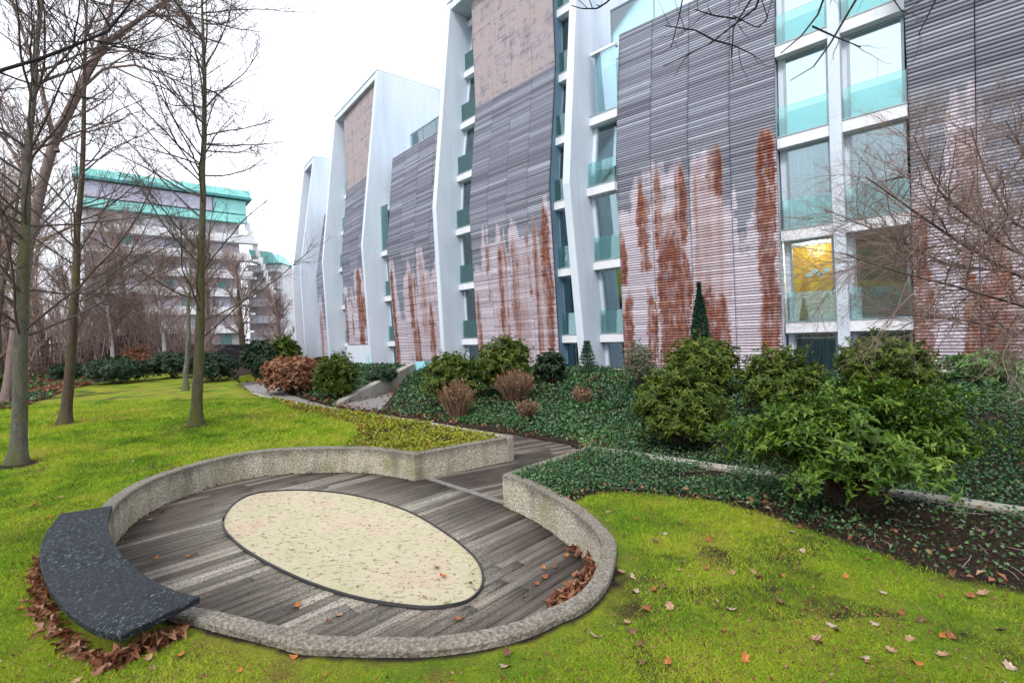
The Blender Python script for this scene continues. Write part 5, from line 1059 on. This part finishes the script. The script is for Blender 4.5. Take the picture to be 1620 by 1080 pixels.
# litter along the bank toe and in the beds
p = scatter(bank, 130, rg, 20); d = pdist(p[:, 0], p[:, 1], toe); p = p[rg.random(len(p)) < .07+.8*np.exp(-(d/.35)**2)*(fbm(p[:, 0], p[:, 1]) > .42)]
p2 = scatter(bedR, 150, rg, 12); d = pdist(p2[:, 0], p2[:, 1], lawn_edge_R); p2 = p2[rg.random(len(p2)) < .10+.5*np.exp(-(d/.18)**2)]
p3 = scatter(planter_poly, 130, rg, 16); d = pdist(p3[:, 0], p3[:, 1], planter_in); p3 = p3[rg.random(len(p3)) < .22+.7*np.exp(-(d/.3)**2)]
cover('bed_litter', np.concatenate([p, p2, p3]), .065, .045, M_LITTER, 'dead leaves lying among the ivy and sedum', 6, .11, .6, fine=True)
q_ = scatter(bedR, 900, np.random.default_rng(33), 9); e_ = pdist(q_[:, 0], q_[:, 1], lawn_edge_R); q_ = q_[e_ > .02]
cover('mulch', q_, .035, .009, simple('bark_mulch', (.10, .065, .045), .95, .1, .6, 3), 'dark bark mulch and twig bits on the bare soil bed', 34, .02, .5)
q_ = scatter(np.array([*lawn_edge_R[8:], *kerbF[::-1][:20]]), 9, np.random.default_rng(35), 8); n = len(q_); rgq = np.random.default_rng(36); an = rgq.random(n)*pi; ln_ = rgq.uniform(.08, .35, n); zq = ground_z(q_[:, 0], q_[:, 1])+.02
PLq = np.stack([np.concatenate([q_+np.stack([np.cos(an), np.sin(an)], 1)*(ln_*f)[:, None]+rgq.normal(size=(n, 2))*.008, (zq+.012*rgq.random(n))[:, None]], 1) for f in (-.5, -.15, .2, .5)], 1); V, Q = tube_geo(PLq, np.full((n, 4), .0035), 4)
tag(npmesh('fallen_twigs', V, Q, M_TWIGL), 'thin fallen twigs lying on the dark soil bed', kind='stuff')
# pile in the right corner of the deck
def pile(name, line, w, n, label, seed, z0, hgt, L=.075, m=M_LITTER):
    rg = np.random.default_rng(seed); line = np.asarray(line); i = rg.random(n)*(len(line)-1); k = i.astype(int); f = (i-k)[:, None]; p = line[k]*(1-f)+line[np.minimum(k+1, len(line)-1)]*f
    off_ = np.clip(np.abs(rg.normal(size=(n, 1))), 0, 2.6)*w; T = line[np.minimum(k+1, len(line)-1)]-line[k]; Nn = nrm(np.stack([-T[:, 1], T[:, 0]], 1)); endf = np.sin(pi*(i/(len(line)-1)))[:, None]**.6
    q = p-Nn*off_*endf*1.; z = z0+hgt*rg.random(n)*np.exp(-(off_[:, 0]/w)**2)*endf[:, 0]
    P = np.concatenate([q, z[:, None]], 1); NN = nrm(np.array([0, 0, 1.])+rg.normal(size=(n, 3))*.9); D = nrm(np.cross(NN, rg.normal(size=(n, 3))))
    V, Tt, kk = leaf_geo(P, D, NN, L*(.6+.7*rg.random(n)), L*.6*(.6+.6*rg.random(n)), fine=True, fold=.4, droop=.3)
    return tag(npmesh(name, V, Tt, m, attrs={'rnd': np.repeat(rg.random(n), kk)}), label, kind='stuff')
a = [onz(x, y, ZD) for x, y in ((908, 872), (930, 890), (932, 912), (908, 938), (868, 962))]
pile('leaf_pile', crom(a, 5)[::-1], .17, 1300, 'heap of dry brown leaves drifted against the right inside of the rim', 7, ZD+.005, .10)
pile('leaf_drift', resample(bo, 30)[4:][::-1]*1., -.034, 460, 'dry leaves drifted along the outer edge of the stone bench', 8, .01, .05, .055)
pile('leaf_drift', [bo[-1]+(-.1, -.02), (bo[-1]+bi[-1])/2+(-.02, -.05), bi[-1]+(-.04, -.1)], -.05, 160, 'orange-brown leaves under the front end of the stone bench', 9, .01, .07)
w = resample(left_in, 60)[12:]; pile('deck_crumbs', w, .03, 160, 'brown leaf crumbs along the foot of the back wall', 10, ZD+.002, .01, .035)
# grass
rg = np.random.default_rng(92); n = 620000; u = rg.random(n); Yg = 1.9*np.exp(u*np.log(15/1.9)); Xg = (rg.random(n)*2-1)*Yg*1.13; keep = Xg > -16; Xg, Yg = Xg[keep], Yg[keep]
bad = inpoly(Xg, Yg, circ_poly) | (pdist(Xg, Yg, rim_out) < .07) | (pdist(Xg, Yg, left_in) < .15) | inpoly(Xg, Yg, sunk) | inpoly(Xg, Yg, back) | inpoly(Xg, Yg, np.array([*bo, *bi[::-1]]))
eR = pdist(Xg, Yg, lawn_edge_R); bad |= inpoly(Xg, Yg, bedR) & (rg.random(len(Xg)) < ss(.0, .18, eR)+.3); eP = pdist(Xg, Yg, planter_in); bad |= inpoly(Xg, Yg, planter_poly) & (rg.random(len(Xg)) < ss(0, .25, eP))
bad |= inpoly(Xg, Yg, bankL); bad |= (pdist(Xg, Yg, right_in[40:]) < .36) & (rg.random(len(Xg)) < .72); f = fbm(Xg*2.1, Yg*2.1); bad |= (f < .36) & (rg.random(len(Xg)) < .7)
for px, py in ((25, 735), (100, 672), (310, 673)): c = onz(px, py); bad |= np.hypot(Xg-c[0], Yg-c[1]) < .3
Xg, Yg = Xg[~bad], Yg[~bad]; n = len(Xg); sz = np.clip(Yg/3.2, .75, 3.2); zz_ = ground_z(Xg, Yg)
h = (.010+.016*rg.random(n))*sz*(.6+.9*fbm(Xg*1.3+5, Yg*1.3)); w_ = .0022*sz; az = rg.random(n)*2*pi; ln = rg.normal(size=(n, 2))*.9
B = np.stack([Xg, Yg, zz_-.002], 1); s_ = np.stack([np.cos(az)*w_, np.sin(az)*w_, 0*az], 1); tip = B+np.stack([ln[:, 0]*h, ln[:, 1]*h, h], 1)
V = np.stack([B-s_, B+s_, tip], 1).reshape(-1, 3); patch = .52*fbm(Xg*.9+11, Yg*.9, 0, 3)+.48*fbm(Xg*3.7+5, Yg*3.7, 0, 3); rr = np.clip(.12+1.45*(patch-.30)+rg.normal(size=n)*.17, 0, 1)
tag(npmesh('grass', V, np.arange(n*3).reshape(-1, 3), M_GRASS, attrs={'rnd': np.repeat(rr, 3)}), 'short mossy grass blades of the lawn', kind='stuff')
p = scatter(np.array([(-12, 1.6), (8, 1.6), (8, 12), (-12, 14)]), 520, np.random.default_rng(77), 13); xa, ya = p[:, 0], p[:, 1]
ok = ~(inpoly(xa, ya, circ_poly) | inpoly(xa, ya, sunk) | inpoly(xa, ya, bedR) | inpoly(xa, ya, back) | inpoly(xa, ya, planter_poly) | (pdist(xa, ya, rim_out) < .1) | (pdist(xa, ya, left_in) < .2) | inpoly(xa, ya, np.array([*bo, *bi[::-1]])))
ok &= (fbm(xa*1.2+4, ya*1.2) > .46) | (R.random(len(xa)) < .25)
cover('lawn_debris', p[ok], .027, .014, M_LITTER, 'brown crumbs of dead leaves and twigs sunk in the lawn', 12, .012, .6)
# individual fallen leaves
def leafmesh(seed, m):
    rg = np.random.default_rng(seed); n = 22; a = np.linspace(0, 2*pi, n, endpoint=False); r = .5+.5*np.abs(np.cos(a*3.5+.3))*(.6+.4*rg.random(n)); x = np.cos(a)*r*.055; y = np.sin(a)*r*.036
    cu = rg.uniform(2, 7); cv = rg.uniform(-4, 6); V = [(0, 0, .006)]+[(x[i], y[i], .004+cu*x[i]**2*2+cv*y[i]**2*3+.004*rg.random()) for i in range(n)]+[(x[i]*.5, y[i]*.5, .005+cu*x[i]**2*.5) for i in range(n)]
    Fc = [(0, 1+n+i, 1+n+(i+1) % n) for i in range(n)]+[(1+n+i, 1+i, 1+(i+1) % n, 1+n+(i+1) % n) for i in range(n)]+[(1, 2, n)]
    me = bpy.data.meshes.new('fallen_leaf'); me.from_pydata([(a_, b_, c_) for a_, b_, c_ in V], [], Fc[:-1])
    me.materials.append(m); me.update(); return me
LM = [leafmesh(i, M_LEAVES[i % 5]) for i in range(10)]
def putleaf(x, y, z, sc, lab, grp, rg):
    o = bpy.data.objects.new('fallen_leaf', LM[rg.integers(10)]); o.location = (x, y, z); o.scale = (sc, sc, sc); o.rotation_euler = (rg.normal()*.25, rg.normal()*.25, rg.random()*6.3)
    link(o); tag(o, lab, 'fallen leaf', grp)
rg = np.random.default_rng(95)
fixed = [(1325, 1000), (1315, 990), (1365, 1042), (1445, 1050), (1410, 1030), (1155, 968), (1200, 916), (1160, 910), (1230, 955), (1500, 870), (985, 910), (1060, 960), (690, 1035), (712, 1032), (800, 1035), (560, 1040), (460, 1037), (1005, 935), (1020, 960), (1270, 870), (1560, 945), (1180, 1045), (1590, 1000), (85, 760), (140, 790), (100, 790), (60, 800), (20, 790), (75, 970), (230, 1045), (130, 1030), (1490, 1010), (1400, 935), (1290, 1010)]
for x, y in fixed:
    p = onz(x+rg.normal()*3, y+rg.normal()*3); putleaf(p[0], p[1], gz(*p)+.008, rg.uniform(.5, .85), 'dry curled leaf fallen on the grass', 'fallen leaves on the lawn', rg)
k = 0
while k < 120:
    Y = 2.1*math.exp(rg.random()*math.log(9/2.1)); X = (rg.random()*2-1)*Y*1.05; xa, ya = np.array([X]), np.array([Y])
    if (inpoly(xa, ya, circ_poly) | inpoly(xa, ya, sunk) | inpoly(xa, ya, bedR) | inpoly(xa, ya, back) | inpoly(xa, ya, np.array([*bo, *bi[::-1]])))[0] or pdist(xa, ya, rim_out)[0] < .1 or pdist(xa, ya, left_in)[0] < .2: continue
    if X > .6 and rg.random() < .35 or True: putleaf(X, Y, gz(X, Y)+.006, rg.uniform(.3, .62)*(1+.05*Y), 'dry curled leaf fallen on the grass', 'fallen leaves on the lawn', rg); k += 1
for x, y in ((237, 823), (258, 810), (248, 884), (690, 905), (700, 918), (745, 930), (895, 880), (880, 898), (862, 915), (830, 945), (725, 982), (660, 712+60), (535, 975), (520, 885+100), (470, 960), (850, 925), (860, 900), (905, 870), (300, 880), (640, 760)):
    p = onz(x, y, ZD); ons = inpoly(np.array([p[0]]), np.array([p[1]]), sand_poly)[0]
    putleaf(p[0], p[1], ZD+(.034 if ons else .008), rg.uniform(.5, .85), 'dry leaf fallen on the pale sand' if ons else 'dry leaf fallen on the timber deck', 'fallen leaves on the sand' if ons else 'fallen leaves on the deck', rg)
for i in range(45):
    q = sand_poly.mean(0)+(sand_poly[rg.integers(len(sand_poly))]-sand_poly.mean(0))*rg.random()**.5*.93; putleaf(q[0], q[1], ZD+.03, rg.uniform(.12, .38), 'dry leaf fallen on the pale sand', 'fallen leaves on the sand', rg)

# ============================================================ background
# picket fence
fa, fb = at(-90, 590, 25.5), at(292, 588, 30.); fa[2], fb[2] = gz(fa[0], fa[1]), gz(fb[0], fb[1])
fr_ = empty('picket_fence', tuple(fa), 'long brown vertical picket fence along the back left of the garden', 'fence')
u = (fb-fa)[:2]; Lf = np.linalg.norm(u); u = u/Lf; nn2 = np.array([-u[1], u[0]]); mb = MB(); rg = np.random.default_rng(5); x = 0
hz = lambda x_: fa[2]+(fb[2]-fa[2])*x_/Lf
while x < Lf:
    a = fa[:2]+u*x; b = a+u*.085; t = .02; z0 = gz(*a)-.1; z1 = hz(x)+2.05+rg.normal()*.03-(.2 if rg.random() < .03 else 0)
    mb.hexa([(*a, z0), (*b, z0), (*(b+nn2*t), z0), (*(a+nn2*t), z0)], [(*a, z1), (*b, z1), (*(b+nn2*t), z1), (*(a+nn2*t), z1)]); x += .15
mb.build('pickets', M_FENCE, fr_, local=tuple(fa))
for hh in (.5, 1.6):
    mb = MB(); a, b = fa[:2]+nn2*.022, fb[:2]+nn2*.022; mb.hexa([(*a, fa[2]+hh), (*b, fb[2]+hh), (*(b+nn2*.05), fb[2]+hh), (*(a+nn2*.05), fa[2]+hh)], [(*a, fa[2]+hh+.1), (*b, fb[2]+hh+.1), (*(b+nn2*.05), fb[2]+hh+.1), (*(a+nn2*.05), fa[2]+hh+.1)]); mb.build('rail', M_FENCE, fr_, local=tuple(fa))
# dark wall behind
a, b = at(285, 575, 33.), at(470, 575, 40.); mb = MB(); mb.hexa([(a[0], a[1], -.5), (b[0], b[1], -.5), (b[0], b[1]+.4, -.5), (a[0], a[1]+.4, -.5)], [(a[0], a[1], 1.9), (b[0], b[1], 1.6), (b[0], b[1]+.4, 1.6), (a[0], a[1]+.4, 1.9)])
tag(mb.build('boundary_wall', M_DKWALL), 'dark brick boundary wall at the end of the lawn', 'wall')
# undergrowth thicket behind the fence: a brown mass of twigs nobody could count
rg = np.random.default_rng(55); n = 420; px_ = rg.uniform(-120, 330, n); Yt = rg.uniform(26, 42, n); P0 = np.array([at(x, 560, y) for x, y in zip(px_, Yt)]); P0[:, 2] = 0
ht = rg.uniform(2.5, 7.5, n)*np.clip(1.25-np.abs(px_-20)/420, .45, 1.2); P1 = P0+np.stack([rg.normal(size=n)*.9, rg.normal(size=n)*.9, ht], 1); t = np.linspace(0, 1, 7)[None, :, None]; PL = P0[:, None]*(1-t)+P1[:, None]*t; PL[:, 1:] += rg.normal(size=(n, 6, 3))*.12
L0 = (PL, np.linspace(.05, .012, 7)[None]*np.ones((n, 1))); L1 = sprout(rg, *L0, per=11, t0=.12, ang=(.3, 1.1), length=(.9, 2.4), rad=.014, up=.25, wob=.14, K=5); L2 = sprout(rg, *L1, per=6, t0=.1, ang=(.3, 1.), length=(.4, 1.1), rad=.009, up=.1, wob=.15, K=4)
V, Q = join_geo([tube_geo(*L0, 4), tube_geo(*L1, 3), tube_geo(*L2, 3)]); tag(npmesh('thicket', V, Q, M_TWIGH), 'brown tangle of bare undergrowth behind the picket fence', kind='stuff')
# the brick house across the garden, behind the viewer: it shows in the lower window panes
hb = empty('brick_house', (-6, -34, 0), 'long tan brick house across the garden, mirrored in the window panes', 'building'); hl = (-6, -34, 0)
mb = MB(); mb.box(-46, 34, -44, -34, -1, 11.5); mb.build('wall', simple('tan_brick', (.33, .24, .15), .9, .1, .2, 2), hb, local=hl)
for i in range(13):
    for k in range(4):
        mb = MB(); x0 = -43+i*6; mb.box(x0, x0+2.2, -34.02+.0, -33.9, .9+k*2.7, 2.5+k*2.7); mb.build('window', M_FRAME, hb, local=hl)
mb = MB(); mb.box(-47, 35, -45, -33.2, 11.52, 12.1); mb.build('roof', M_DKWALL, hb, local=hl)
# grey apartment block with teal top
A = at(138, 545, 70.); B = at(408, 545, 84.); A, B = A[:2], B[:2]
gb = empty('apartment_block', (A[0], A[1], 0), 'far grey and white apartment block with a teal glass top storey', 'building'); gl = (A[0], A[1], 0)
u = (B-A)/np.linalg.norm(B-A); LB = np.linalg.norm(B-A); nv = np.array([u[1], -u[0]])
def W3(s_, q, z): p = A+u*s_+nv*q; return (p[0], p[1], z)
def bxx(mb, s0, s1, q0, q1, z0, z1, sl=0., m=0): mb.hexa([W3(s0, q1, z0), W3(s1, q1, z0), W3(s1, q0, z0), W3(s0, q0, z0)], [W3(s0, q1, z1), W3(s1+sl, q1, z1), W3(s1+sl, q0, z1), W3(s0, q0, z1)], m)
H = 28.2; FH = 3.05
mb = MB(); bxx(mb, 0, LB-2, -9, -1.4, 0, H-1.4); mb.build('wall', M_BGD, gb, local=gl)
for k in range(8):
    z = 1.2+k*FH; e = LB+.5*(k-2)*.5; cut = .8*sin(k*1.9)
    mb = MB(); bxx(mb, 0, e, -1.5, .1+.2*cut, z+FH-.35, z+FH); bxx(mb, 1.5+cut, e-1-cut, -.02, .12+.2*cut, z+FH+.004, z+FH+.95, 0)
    if k < 6: mb.build('balcony', M_BGW, gb, local=gl)
    for j in range(7):
        if k < 6:
            m2 = MB(); s0 = 1.2+j*(LB-4)/7; bxx(m2, s0, s0+(LB-4)/7-.9, -1.39, -1.3, z+.35, z+FH-.6); m2.build('window', M_LILAC if (j+k) % 3 else M_TEALD, gb, local=gl)
mb = MB(); bxx(mb, -.5, LB-1, -1.3, -.3, H-5.6, H-4.3); mb.build('teal_glazing', M_TEAL, gb, local=gl)
mb = MB(); bxx(mb, -.5, LB-6, -1.3, -.1, H-4.15, H-1.9); mb.build('cladding', M_LILAC, gb, local=gl)
mb = MB(); bxx(mb, LB-5.9, LB-1, -1.3, -.2, H-4.15, H-1.9); mb.build('teal_glazing', M_TEAL, gb, local=gl)
mb = MB(); bxx(mb, -.9, LB-.2, -9.5, .6, H-1.75, H-1.35); mb.build('roof', M_TEALD, gb, local=gl)
mb = MB(); bxx(mb, -.7, LB-.4, -.2, .3, H-1.3, H-.2); mb.build('roof_glass_parapet', M_TEAL, gb, local=gl)
mb = MB()
for k in range(15): bxx(mb, LB-2.2+k*.37, LB-1.5+k*.37, -1.2, -.7, H-1.9-k*1.15-1.2, H-1.9-k*1.15)
mb.build('slanting_column', M_BGW, gb, local=gl)
# lower wing with scaffold
C0 = at(396, 545, 90.)[:2]; wg = empty('scaffolded_house', (C0[0], C0[1], 0), 'white lower house wrapped in scaffolding with a small teal roof', 'building'); wl_ = (C0[0], C0[1], 0)
mb = MB(); mb.box(C0[0], C0[0]+6.4, C0[1], C0[1]+8, 0, 16.5); mb.build('wall', M_BGW, wg, local=wl_)
mb = MB()
for k in range(5): mb.box(C0[0]-.5, C0[0]+6.4-.25*(k % 2), C0[1]-1.6, C0[1]-.05, 2.6+k*3.1, 2.95+k*3.1)
mb.build('balcony_slab', M_BGW, wg, local=wl_)
mb = MB()
for k in range(5): mb.box(C0[0]+.3, C0[0]+5.2, C0[1]-.04, C0[1]-.004, .9+k*3.1, 2.5+k*3.1)
mb.build('window', M_BGD, wg, local=wl_)
mb = MB()
for i in range(8): mb.box(C0[0]-.7+i*1.05, C0[0]-.64+i*1.05, C0[1]-1.95, C0[1]-1.89, 0, 19)
for k in range(9): mb.box(C0[0]-.75, C0[0]+6.8, C0[1]-2.02, C0[1]-1.96, 1.2+k*2.05, 1.26+k*2.05)
mb.build('scaffold', simple('scaffold_steel', (.25, .22, .24), .6, .4), wg, local=wl_)
mb = MB(); x0 = C0[0]+1.6; mb.hexa([(x0, C0[1]-1.2, 16.6), (x0+5, C0[1]-1.2, 16.6), (x0+5, C0[1]+4, 16.6), (x0, C0[1]+4, 16.6)], [(x0-.6, C0[1]-1.2, 19.2), (x0+3.4, C0[1]-1.2, 18.6), (x0+3.4, C0[1]+4, 18.6), (x0-.6, C0[1]+4, 19.2)]); mb.build('roof', M_TEAL, wg, local=wl_)
